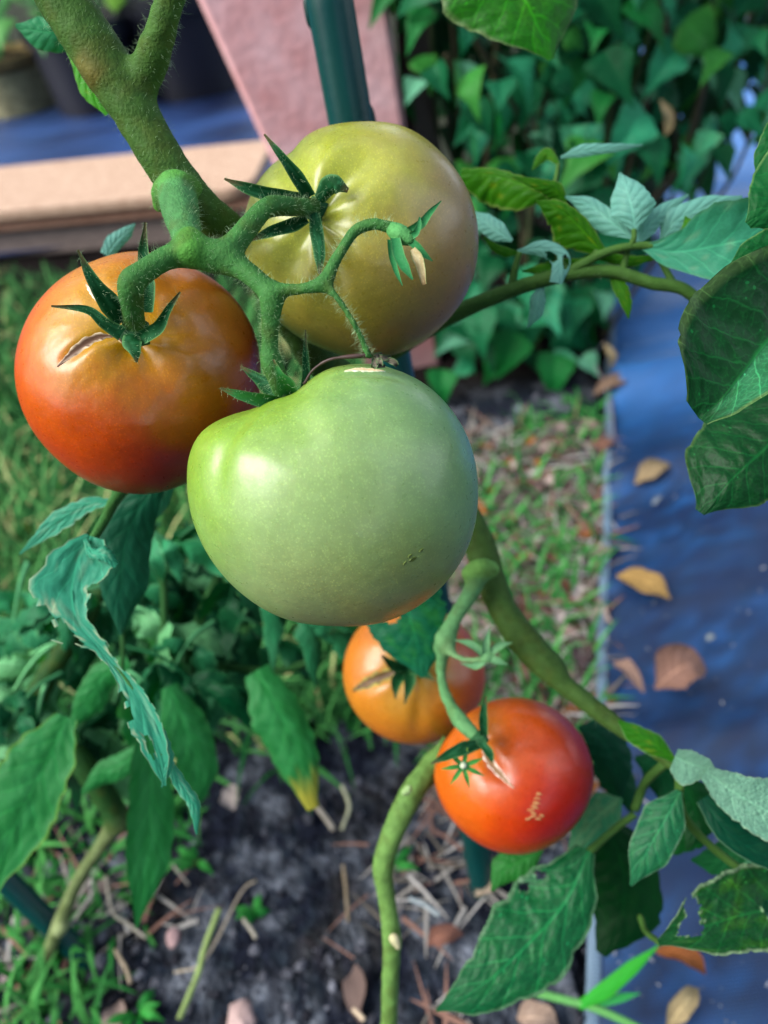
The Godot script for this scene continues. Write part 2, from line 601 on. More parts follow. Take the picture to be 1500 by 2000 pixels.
# ------------------------------------------------------------------ materials
func std(rough: float, spec := 0.5) -> StandardMaterial3D:
	var m := StandardMaterial3D.new()
	m.vertex_color_use_as_albedo = true
	m.roughness = rough
	m.metallic_specular = spec
	m.cull_mode = BaseMaterial3D.CULL_DISABLED
	return m
func noise_tex(size: int, freq: float, lo: Color, hi: Color, oct := 4, kind := FastNoiseLite.TYPE_SIMPLEX_SMOOTH, seed_no := 1) -> NoiseTexture2D:
	var n := FastNoiseLite.new()
	n.noise_type = kind
	n.seed = seed_no
	n.frequency = freq
	n.fractal_octaves = oct
	var t := NoiseTexture2D.new()
	t.width = size; t.height = size; t.seamless = true
	t.noise = n
	var g := Gradient.new()
	g.set_color(0, lo); g.set_color(1, hi)
	t.color_ramp = g
	return t
func vein_images(lam: float, nets: float, puffs: float) -> Array:
	var w := 512; var h := 256
	var col := Image.create(w, h, false, Image.FORMAT_RGB8)
	var hgt := Image.create(w, h, false, Image.FORMAT_RGB8)
	var cell := FastNoiseLite.new()
	cell.noise_type = FastNoiseLite.TYPE_CELLULAR
	cell.cellular_return_type = FastNoiseLite.RETURN_DISTANCE2_SUB
	cell.frequency = 0.045
	for y in h:
		for x in w:
			var u := float(x) / w
			var v := (float(y) / h - 0.5) * 2.0
			var av := absf(v)
			var wob := 0.012 * fn.get_noise_2d(x * 1.2, y * 1.2)
			var mid := 1.0 - smoothstep(0.0, 0.075 * (1.15 - u), av)
			var s := (u - 0.30 * av * (1.0 - 0.3 * av) + wob) * 7.0 + (0.35 if v > 0 else 0.0)
			var dl := absf(s - roundf(s)) / 7.0
			var lat := (1.0 - smoothstep(0.0, 0.011 * (1.25 - av), dl))
			var c := cell.get_noise_2d(x * 1.0, y * 1.4)
			var net := 1.0 - smoothstep(-1.0, -0.72, c)
			var vein := maxf(mid, maxf(lat * 0.85, net * nets))
			var g := lam + 0.04 * fn.get_noise_2d(x * 6.0, y * 6.0)
			col.set_pixel(x, y, Color(g, g * 1.02, g * 0.98).lerp(Color(0.98, 1.0, 0.93), vein * 0.85))
			var puff := smoothstep(0.0, 0.06, dl) * smoothstep(0.0, 0.25, av)
			var hh := 0.2 + (0.6 - puffs * 0.4) * puff + (0.12 + 0.5 * puffs) * smoothstep(-1.0, -0.4, c) - 0.15 * mid
			hgt.set_pixel(x, y, Color(hh, hh, hh))
	if puffs > 0.05 and puffs < 0.5:      # specks eaten or dried out of the blade
		var r := RandomNumberGenerator.new()
		r.seed = 77
		for k in 16:
			var cx := r.randi() % w; var cy := 20 + r.randi() % (h - 40); var rad := r.randf_range(1.5, 4.0)
			for dy in range(-5, 6):
				for dx in range(-5, 6):
					if Vector2(dx, dy).length() < rad and cx + dx >= 0 and cx + dx < w: col.set_pixel(cx + dx, cy + dy, Color(1, 1, 1))
	return [ImageTexture.create_from_image(col), ImageTexture.create_from_image(hgt)]
func speckle_image(count: int, base: Color, dot: Color, seed_no: int, lo := 0.6, hi := 1.6) -> ImageTexture:
	var n := 512
	var im := Image.create(n, n, false, Image.FORMAT_RGB8)
	var r := RandomNumberGenerator.new()
	r.seed = seed_no
	for y in n:
		for x in n:
			var g := 1.0 + 0.05 * r.randf_range(-1, 1)
			im.set_pixel(x, y, Color(base.r * g, base.g * g, base.b * g))
	for k in count:
		var cx := r.randf() * n; var cy := r.randf() * n
		var rad := r.randf_range(lo, hi)
		var st := r.randf_range(0.3, 1.0)
		for dy in range(-3, 4):
			for dx in range(-3, 4):
				var q := Vector2(dx - fposmod(cx, 1.0) + 0.5, dy - fposmod(cy, 1.0) + 0.5).length()
				var a := clampf(1.0 - (q - rad + 0.5), 0, 1) * st
				if a > 0:
					var X := posmod(int(cx) + dx, n); var Y := posmod(int(cy) + dy, n)
					im.set_pixel(X, Y, im.get_pixel(X, Y).lerp(dot, a))
	for k in 26:      # dried water marks
		var cx := r.randi() % n; var cy := r.randi() % n
		var rad := r.randf_range(4.0, 9.0); var el := r.randf_range(0.5, 1.2)
		for dy in range(-12, 13):
			for dx in range(-12, 13):
				var q := Vector2(dx, dy * el).length() / rad
				if q < 1.0:
					var X := posmod(cx + dx, n); var Y := posmod(cy + dy, n)
					im.set_pixel(X, Y, im.get_pixel(X, Y).lerp(dot, 0.12 + 0.35 * smoothstep(0.6, 0.95, q) * (1.0 - smoothstep(0.95, 1.0, q))))
	return ImageTexture.create_from_image(im)
func weave_images() -> Array:
	var n := 256
	var col := Image.create(n, n, false, Image.FORMAT_RGB8)
	var hgt := Image.create(n, n, false, Image.FORMAT_RGB8)
	for y in n:
		for x in n:
			var u := x / 16.0; var v := y / 16.0
			var over := (int(u) + int(v)) % 2 == 0
			var fu := absf(fposmod(u, 1.0) - 0.5) * 2.0; var fv := absf(fposmod(v, 1.0) - 0.5) * 2.0
			var hh := (1.0 - pow(fv, 4.0)) * (0.65 + 0.35 * cos(fu * PI * 0.5)) if over else (1.0 - pow(fu, 4.0)) * (0.5 + 0.3 * cos(fv * PI * 0.5))
			var g := (0.62 + 0.38 * hh) * (1.0 + 0.12 * fn.get_noise_2d(x * 3.0 * (1 if over else 6), y * 3.0 * (6 if over else 1)))
			col.set_pixel(x, y, Color(g, g, g).clamp())
			hgt.set_pixel(x, y, Color(hh, hh, hh))
	return [ImageTexture.create_from_image(col), ImageTexture.create_from_image(hgt)]
func wood_image(seed_no: int, lo: Color, hi: Color) -> ImageTexture:
	var w := 512; var h := 256
	var im := Image.create(w, h, false, Image.FORMAT_RGB8)
	for y in h:
		for x in w:
			var a := float(x) / w * TAU
			var ring := fn.get_noise_3d(cos(a) * 60.0, sin(a) * 60.0, y * 3.2 + seed_no * 300)
			var g := 0.5 + 0.5 * sin(ring * 22.0 + y * 0.11)
			g = lerpf(g, 0.5 + 0.5 * fn.get_noise_3d(cos(a) * 120.0, sin(a) * 120.0, y * 40.0 + seed_no * 77), 0.5)
			im.set_pixel(x, y, lo.lerp(hi, clampf(g, 0, 1)))
	return ImageTexture.create_from_image(im)

func make_materials() -> void:
	M.leaf_green = rgb(44, 112, 62)
	M.leaf_dark = rgb(22, 76, 50)
	M.leaf_blue = rgb(56, 128, 108)
	M.leaf_lit = rgb(90, 140, 34)
	M.stem_green = rgb(66, 98, 46)
	M.truss_green = rgb(58, 104, 54)
	var vi := vein_images(0.78, 0.3, 0.0)
	var l := std(0.5, 0.25)
	l.albedo_texture = vi[0]
	l.albedo_color = Color(1, 1, 1)
	l.heightmap_enabled = true
	l.heightmap_texture = vi[1]
	l.heightmap_scale = 0.03
	l.backlight_enabled = true
	l.backlight = Color(0.55, 0.8, 0.2)
	M.leaf = l
	var v2 := vein_images(0.60, 0.55, 0.1)
	var l2: StandardMaterial3D = l.duplicate()
	l2.albedo_texture = v2[0]
	l2.heightmap_texture = v2[1]
	l2.heightmap_scale = 0.04
	l2.roughness = 0.48
	l2.metallic_specular = 0.3
	M.leaf_veined = l2
	var dl: StandardMaterial3D = l2.duplicate()
	dl.backlight = Color(0.25, 0.2, 0.1)
	dl.roughness = 0.8
	M.dry_leaf = dl
	var v3 := vein_images(0.74, 0.85, 1.0)
	var l3: StandardMaterial3D = l.duplicate()
	l3.albedo_texture = v3[0]
	l3.heightmap_texture = v3[1]
	l3.heightmap_scale = 0.06
	l3.metallic_specular = 0.45
	M.leaf_wrinkled = l3
	var sp := std(0.65, 0.22)
	sp.albedo_texture = speckle_image(6000, srgb(190, 200, 190), srgb(255, 255, 250), 18, 0.7, 1.6)
	sp.uv1_triplanar = true
	sp.uv1_scale = Vector3.ONE * 26.0
	sp.backlight_enabled = true
	sp.backlight = Color(0.2, 0.3, 0.1)
	M.sepal = sp
	var st := std(0.6, 0.18)
	st.albedo_texture = speckle_image(5200, srgb(220, 224, 216), srgb(255, 255, 250), 8, 0.7, 1.5)
	st.heightmap_enabled = true
	st.heightmap_texture = noise_tex(512, 0.06, Color.BLACK, Color.WHITE, 3)
	st.heightmap_scale = 0.03
	st.uv1_triplanar = true
	st.uv1_scale = Vector3.ONE * 26.0
	M.stem = st
	var tom := std(0.3, 0.47)
	tom.albedo_texture = speckle_image(3200, srgb(194, 194, 186), srgb(255, 252, 228), 5, 0.9, 2.0)
	tom.uv1_triplanar = true
	tom.uv1_scale = Vector3.ONE * 22.0
	tom.roughness = 1.0
	tom.roughness_texture = noise_tex(512, 0.03, Color(0.22, 0.22, 0.22), Color(0.42, 0.42, 0.42), 5)
	tom.heightmap_enabled = true
	tom.heightmap_texture = noise_tex(512, 0.025, Color.BLACK, Color.WHITE, 5, FastNoiseLite.TYPE_SIMPLEX_SMOOTH, 9)
	tom.heightmap_scale = 0.006
	tom.subsurf_scatter_enabled = true
	tom.subsurf_scatter_strength = 0.08
	M.tomato = tom
	M.scar = std(0.5, 0.4)
	var pl := std(0.36, 0.36)
	pl.heightmap_enabled = true
	pl.heightmap_texture = noise_tex(256, 0.04, Color.BLACK, Color.WHITE, 4)
	pl.heightmap_scale = 0.006
	pl.uv1_triplanar = true
	pl.uv1_scale = Vector3.ONE * 25.0
	M.plastic = pl
	var bp := std(0.45, 0.5)
	M.black_plastic = bp
	var wv := weave_images()
	var mt := std(0.45, 0.5)
	mt.albedo_texture = wv[0]
	mt.heightmap_enabled = true
	mt.heightmap_texture = wv[1]
	mt.heightmap_scale = 0.03
	mt.uv1_scale = Vector3(28, 28, 1)
	M.mat = mt
	var so := std(0.95, 0.2)
	so.albedo_texture = noise_tex(1024, 0.02, srgb(120, 120, 122), srgb(255, 255, 255), 6, FastNoiseLite.TYPE_SIMPLEX_SMOOTH, 3)
	so.uv1_scale = Vector3(4, 4, 1)
	so.heightmap_enabled = true
	so.heightmap_texture = noise_tex(1024, 0.035, Color.BLACK, Color.WHITE, 6, FastNoiseLite.TYPE_SIMPLEX_SMOOTH, 4)
	so.heightmap_scale = 0.5
	M.soil = so
	for w in [["cedar", 1, srgb(120, 80, 58), srgb(218, 190, 170)], ["worn_cedar", 3, srgb(126, 94, 74), srgb(206, 180, 158)], ["grey_wood", 2, srgb(96, 84, 80), srgb(150, 134, 126)]]:
		var m := std(0.62, 0.4)
		m.albedo_texture = wood_image(w[1], w[2], w[3])
		m.uv1_triplanar = true
		m.uv1_scale = Vector3(1.6, 4, 4)
		M[w[0]] = m
	var tc := std(0.75, 0.4)
	tc.albedo_texture = noise_tex(512, 0.012, srgb(188, 130, 130), srgb(212, 170, 174), 5)
	tc.uv1_triplanar = true
	tc.uv1_scale = Vector3.ONE * 2.6
	tc.heightmap_enabled = true
	tc.heightmap_texture = noise_tex(512, 0.05, Color.BLACK, Color.WHITE, 5)
	tc.heightmap_scale = 0.08
	M.terracotta = tc
	var sn := std(0.9, 0.3)
	sn.albedo_texture = noise_tex(512, 0.02, srgb(110, 105, 80), srgb(190, 180, 140), 5)
	sn.uv1_triplanar = true
	sn.uv1_scale = Vector3.ONE * 3
	M.stone = sn
	var gr := std(0.6, 0.2)
	gr.backlight_enabled = true
	gr.backlight = Color(0.4, 0.5, 0.15)
	M.grass = gr
	M.dry = std(0.85, 0.15)
	M.pebble = std(0.7, 0.4)

# ------------------------------------------------------------------ the setting
func soil_height(x: float, z: float) -> float:
	if z < -4 or z > 1.5 or absf(x) > 3: return 0.0
	return 0.010 * fn.get_noise_2d(x * 120.0, z * 120.0) + 0.005 * fn.get_noise_2d(x * 900.0, z * 900.0 + 50) + 0.003 * fn.get_noise_2d(x * 3500.0, z * 3500.0)
func mat_edge(z: float) -> float:        # x of the mat's left edge
	var a := ground(1190, 650); var b := ground(1146, 1990)
	return lerpf(a.x, b.x, (z - a.z) / (b.z - a.z)) + 0.004 * fn.get_noise_1d(z * 200.0)
func axis_steps(lo: float, hi: float, step: float, far: float) -> Array:
	var l := []
	var x := lo
	while x < hi:
		l.append(x); x += step
	l.append(hi)
	var s := step
	while l[-1] < far:
		s *= 1.5; l.append(l[-1] + s)
	s = step
	while l[0] > -far:
		s *= 1.5; l.push_front(l[0] - s)
	return l
func build_setting() -> void:
	var b := MB.new()
	var xs := axis_steps(-0.45, 0.36, 0.004, 80.0)
	var zs := axis_steps(-1.10, -0.24, 0.004, 80.0)
	for z in zs:
		for x in xs:
			var h := soil_height(x, z)
			var e: float = x - mat_edge(z)
			if e > -0.01 and z > -4: h = minf(h, 0.0) - 0.006
			var patch := smoothstep(-0.15, 0.6, fn.get_noise_2d(x * 900.0 + 9, z * 900.0) + 0.5 * fn.get_noise_2d(x * 3200, z * 3200))
			var c := rgb(34, 42, 54).lerp(rgb(132, 138, 150), patch * 0.85)
			c = c.lerp(rgb(62, 56, 50), smoothstep(0.1, 0.6, fn.get_noise_2d(x * 500 + 300, z * 500)) * 0.5)
			c = c.lerp(rgb(30, 27, 24), smoothstep(-0.80, -0.90, z + 0.1 * x))  # shade under the vine painted into the soil colour
			if z < -1.7 or x < -0.75: c = rgb(70, 74, 60)
			b.add(Vector3(x, h, z), c, Vector2(x, z))
	var w := xs.size()
	for j in zs.size() - 1:
		for i in w - 1:
			b.quad(j * w + i, j * w + i + 1, (j + 1) * w + i + 1, (j + 1) * w + i)
	tag(commit(b, "ground", M.soil, self), "dark crumbly garden soil with pale mottled patches", "", "", "structure")

	# woven mat along the right
	b = MB.new()
	var n := 260
	var nw := 130
	for j in n + 1:
		var z := lerpf(0.3, -2.6, float(j) / n)
		var x0 := mat_edge(z)
		for i in nw + 1:
			var f := float(i) / nw
			var x := x0 + f * 1.5
			var h := 0.006 + 0.008 * fn.get_noise_2d(x * 60.0 + 40, z * 200.0) + 0.005 * fn.get_noise_2d(x * 260.0, z * 700.0) + 0.0015 * fn.get_noise_2d(x * 1500.0, z * 2200.0)
			var zz: float = z + 0.12 * x + 0.03 * fn.get_noise_1d(x * 120.0)
			h += 0.022 * exp(-pow((zz + 0.80) / 0.030, 2)) + 0.012 * exp(-pow((zz + 0.60 + 0.1 * x) / 0.022, 2)) + 0.010 * exp(-pow((zz + 0.36 - 0.2 * x) / 0.02, 2))
			h = maxf(h, 0.003)
			if i == 0: h = 0.004
			var dust := clampf(0.42 + 0.5 * fn.get_noise_2d(x * 300.0 + 500, z * 500.0) + 0.55 * fn.get_noise_2d(x * 1100.0, z * 2400.0) + 0.35 * fn.get_noise_2d(x * 4000.0, z * 5000.0), 0, 1)
			b.add(Vector3(x, h, z), rgb(0, 22, 56).lerp(rgb(22, 82, 142), 0.08 + 0.85 * dust * dust).lerp(rgb(62, 130, 206), 0.75 * smoothstep(-0.72, -1.0, z - 0.15 * x + 0.06 * fn.get_noise_2d(x * 100, z * 100))), Vector2(x, z))  # pale far end: grazing sky sheen painted into the colour
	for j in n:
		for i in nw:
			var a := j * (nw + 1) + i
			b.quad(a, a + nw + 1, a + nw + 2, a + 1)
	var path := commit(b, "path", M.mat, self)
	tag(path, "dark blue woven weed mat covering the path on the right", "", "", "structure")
	b = MB.new()
	for j in n + 1:
		var z := lerpf(0.3, -2.6, float(j) / n)
		var x0 := mat_edge(z)
		for i in 3:
			b.add(Vector3(x0 - 0.002 + [0.0, 0.004, 0.009][i], 0.006 + [0.0, 0.004, 0.001][i] + 0.002 * fn.get_noise_1d(z * 500), z), rgb(104, 128, 150), Vector2(i * 0.01, z))
	for j in n:
		for i in 2:
			var a := j * 3 + i
			b.quad(a, a + 3, a + 4, a + 1)
	commit(b, "edge_strip", M.mat, path)
	# mat behind the timber bed
	b = MB.new()
	for j in 31:
		for i in 61:
			var x := lerpf(-2.6, 0.0, i / 60.0); var z := lerpf(-1.55, -3.4, j / 30.0)
			b.add(Vector3(x, 0.014 + 0.006 * fn.get_noise_2d(x * 60, z * 60 + 900), z), rgb(8, 24, 62).lerp(rgb(48, 80, 140), clampf(0.5 + fn.get_noise_2d(x * 90, z * 200), 0, 1)), Vector2(x, z))
	for j in 30:
		for i in 60:
			var a := j * 61 + i
			b.quad(a, a + 61, a + 62, a + 1)
	tag(commit(b, "path", M.mat, self), "dark blue woven mat on the ground behind the timber bed", "", "", "structure")

	# timber frame with a broad cap board
	var e0 := ground(-60, 520); var e1 := ground(505, 470)
	var ang := atan2(-(e1.z - e0.z), e1.x - e0.x)
	var len := 1.1
	var mid := e1 - Vector3(cos(ang), 0, -sin(ang)) * len * 0.5
	var bed := thing("timber_bed", mid, "low timber bed frame with a broad pale cedar cap behind the red tomato", "raised bed")
	var bas := Basis(Vector3.UP, ang)
	for p in [["lower_board", "grey_wood", 0.024, 0.05, -0.04, 0.036, 0.0], ["front_board", "cedar", 0.064, 0.016, -0.018, 0.03, 0.0], ["front_board", "cedar", 0.0765, 0.007, -0.024, 0.03, 0.0]]:
		var q := MB.new()
		box(q, Transform3D(bas, mid + bas * Vector3(0, p[2], p[4])), Vector3(len, p[3], p[5]), Color(0.9, 0.78, 0.74) if p[1] == "cedar" else Color.WHITE, 0.004)
		commit(q, p[0], M[p[1]], bed, true)
	var q := MB.new()     # cap board with a rounded corner at its right end
	var pr := []
	var hw := 0.128
	pr.append(Vector2(-len / 2, 0.012)); pr.append(Vector2(len / 2 - 0.04, 0.012))
	for k in 7:
		pr.append(Vector2(len / 2 - 0.04 + 0.05 * sin(k / 6.0 * PI / 2), -0.04 + 0.052 * cos(k / 6.0 * PI / 2)))
	pr.append(Vector2(len / 2 + 0.01, -2 * hw)); pr.append(Vector2(-len / 2, -2 * hw))
	for lay in [[0.0, 0.0], [0.003, 0.003], [0.018, 0.003], [0.021, 0.0]]:
		for p in pr:
			var s: float = lay[1] - 0.003
			q.add(mid + bas * Vector3(p.x + s * signf(p.x), 0.0805 + lay[0], p.y + s * (1.0 if p.y > -0.1 else -1.0)), Color.WHITE)
	var pn := pr.size()
	for k in 3:
		for i in pn:
			var i2 := (i + 1) % pn
			q.quad(k * pn + i, (k + 1) * pn + i, (k + 1) * pn + i2, k * pn + i2)
	for i in range(1, pn - 1):
		q.tri(3 * pn, 3 * pn + i + 1, 3 * pn + i)
		q.tri(0, i, i + 1)
	commit(q, "cap_board", M.worn_cedar, bed, true)
	q = MB.new()
	box(q, Transform3D(bas, mid + bas * Vector3(0, 0.038, -0.18)), Vector3(len - 0.08, 0.074, 0.03))
	commit(q, "back_board", M.grey_wood, bed, true)

	# tapered pink planter behind the stake
	var H := 0.95
	var bl := wall(722, 740, H); var br := wall(864, 740, H); var tl := wall(372, -30, H); var tr := wall(752, -30, H)
	bl.y = 0; br.y = 0
	var kk := 0.62 / tl.y
	tl = bl + (tl - bl) * kk; tr = br + (tr - br) * (0.62 / tr.y)
	tl.y = 0.62; tr.y = 0.62
	var wb := br.x - bl.x; var wt := tr.x - tl.x
	var base := (bl + br) * 0.5 + Vector3(0, 0, -wb * 0.5)
	var pot := thing("tall_planter", base, "tall tapered faded pink planter standing behind the green stake", "planter")
	var ring := func(y: float, inset: float) -> Array:
		var f := y / 0.62
		var c0 := (bl + br) * 0.5; var c1 := (tl + tr) * 0.5
		var c := c0.lerp(c1, f) ; c.y = y
		var hw2 := lerpf(wb, wt, f) * 0.5 - inset
		var z0 := c.z - inset
		var e := 0.006
		var zz := z0 - hw2 * 2
		return [Vector3(c.x - hw2, y, z0 - e), Vector3(c.x - hw2 + e, y, z0), Vector3(c.x + hw2 - e, y, z0), Vector3(c.x + hw2, y, z0 - e), Vector3(c.x + hw2, y, zz + e), Vector3(c.x + hw2 - e, y, zz), Vector3(c.x - hw2 + e, y, zz), Vector3(c.x - hw2, y, zz + e)]
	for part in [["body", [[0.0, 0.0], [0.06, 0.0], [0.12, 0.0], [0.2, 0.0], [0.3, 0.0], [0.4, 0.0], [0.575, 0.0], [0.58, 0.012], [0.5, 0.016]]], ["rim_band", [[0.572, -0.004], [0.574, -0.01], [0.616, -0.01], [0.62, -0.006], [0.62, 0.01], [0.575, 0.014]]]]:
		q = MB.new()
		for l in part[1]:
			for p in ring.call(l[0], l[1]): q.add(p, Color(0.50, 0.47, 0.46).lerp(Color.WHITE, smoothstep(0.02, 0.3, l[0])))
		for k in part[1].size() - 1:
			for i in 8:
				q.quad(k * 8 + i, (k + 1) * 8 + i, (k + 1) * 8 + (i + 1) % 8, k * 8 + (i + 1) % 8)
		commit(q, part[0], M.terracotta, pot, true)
	q = MB.new()
	var top: Array = ring.call(0.52, 0.01)
	for p in top: q.add(p, rgb(50, 42, 36), Vector2(p.x, p.z))
	for i in range(1, 7): q.tri(0, i, i + 1)
	commit(q, "potting_soil", M.soil, pot, true)

	# dark post beside the planter
	var pb := wall(858, 720, 1.03); pb.y = 0
	var post := thing("wooden_post", pb, "narrow dark wooden post standing just right of the tall pink planter", "post")
	q = MB.new()
	box(q, Transform3D(Basis(Vector3.UP, 0.2), pb + Vector3(0, 0.35, 0)), Vector3(0.034, 0.70, 0.034), Color(0.30, 0.26, 0.24), 0.002)
	commit(q, "shaft", M.grey_wood, post, true)
	q = MB.new()
	box(q, Transform3D(Basis(Vector3.UP, 0.2), pb + Vector3(0, 0.706, 0)), Vector3(0.04, 0.012, 0.04), Color(0.30, 0.26, 0.24), 0.002)
	commit(q, "cap", M.grey_wood, post, true)

	# round pots on the far mat
	for p in [[385, 205, 0.165, 0.26, "black_pot", "large round black plastic pot standing beside the pink planter", "pot"], [190, 236, 0.15, 0.22, "black_pot", "smaller dark pot half hidden behind the thick stem", "pot"], [18, 238, 0.13, 0.15, "stone_planter", "mossy yellowish stone planter at the left edge", "planter"]]:
		var g := ground(p[0], p[1])
		g.y = 0.012
		var cen := g + Vector3(0, 0, -p[2] * 0.8)
		var o := thing(p[4], cen, p[5], p[6])
		var stone: bool = p[4] == "stone_planter"
		var r: float = p[2]; var h: float = p[3]
		var sk := [[r * 0.8, 0.0], [r * 0.82, 0.004], [r * 0.98, h * 0.86], [r * 0.98, h * 0.88]]
		if stone: sk = [[r, 0.0], [r * 1.01, 0.01], [r * 0.98, h * 0.7], [r * 0.98, h * 0.74]]
		lathe_part(o, "body", cen, sk, M.stone if stone else M.black_plastic, Color.WHITE if stone else rgb(26, 28, 34))
		lathe_part(o, "rim", cen, [[r * 0.98, h * 0.8], [r * 1.06, h * 0.82], [r * 1.06, h * 0.985], [r * 1.04, h], [r * 0.96, h], [r * 0.93, h * 0.85]], M.stone if stone else M.black_plastic, rgb(230, 205, 180) if stone else rgb(30, 32, 40))
		lathe_part(o, "potting_soil", cen, [[0.0, h * 0.9], [r * 0.94, h * 0.88]], M.soil, rgb(50, 42, 36))

func lathe_part(o: Node3D, called: String, at_: Vector3, prof: Array, mat: Material, col: Color) -> void:
	var b := MB.new()
	var n := 32
	for p in prof:
		for k in n:
			var a := TAU * k / n
			b.add(at_ + Vector3(cos(a) * p[0], p[1], sin(a) * p[0]), col, Vector2(float(k) / n * 2, p[1] * 4))
	for j in prof.size() - 1:
		for k in n:
			b.quad(j * n + k, (j + 1) * n + k, (j + 1) * n + (k + 1) % n, j * n + (k + 1) % n)
	commit(b, called, mat, o)

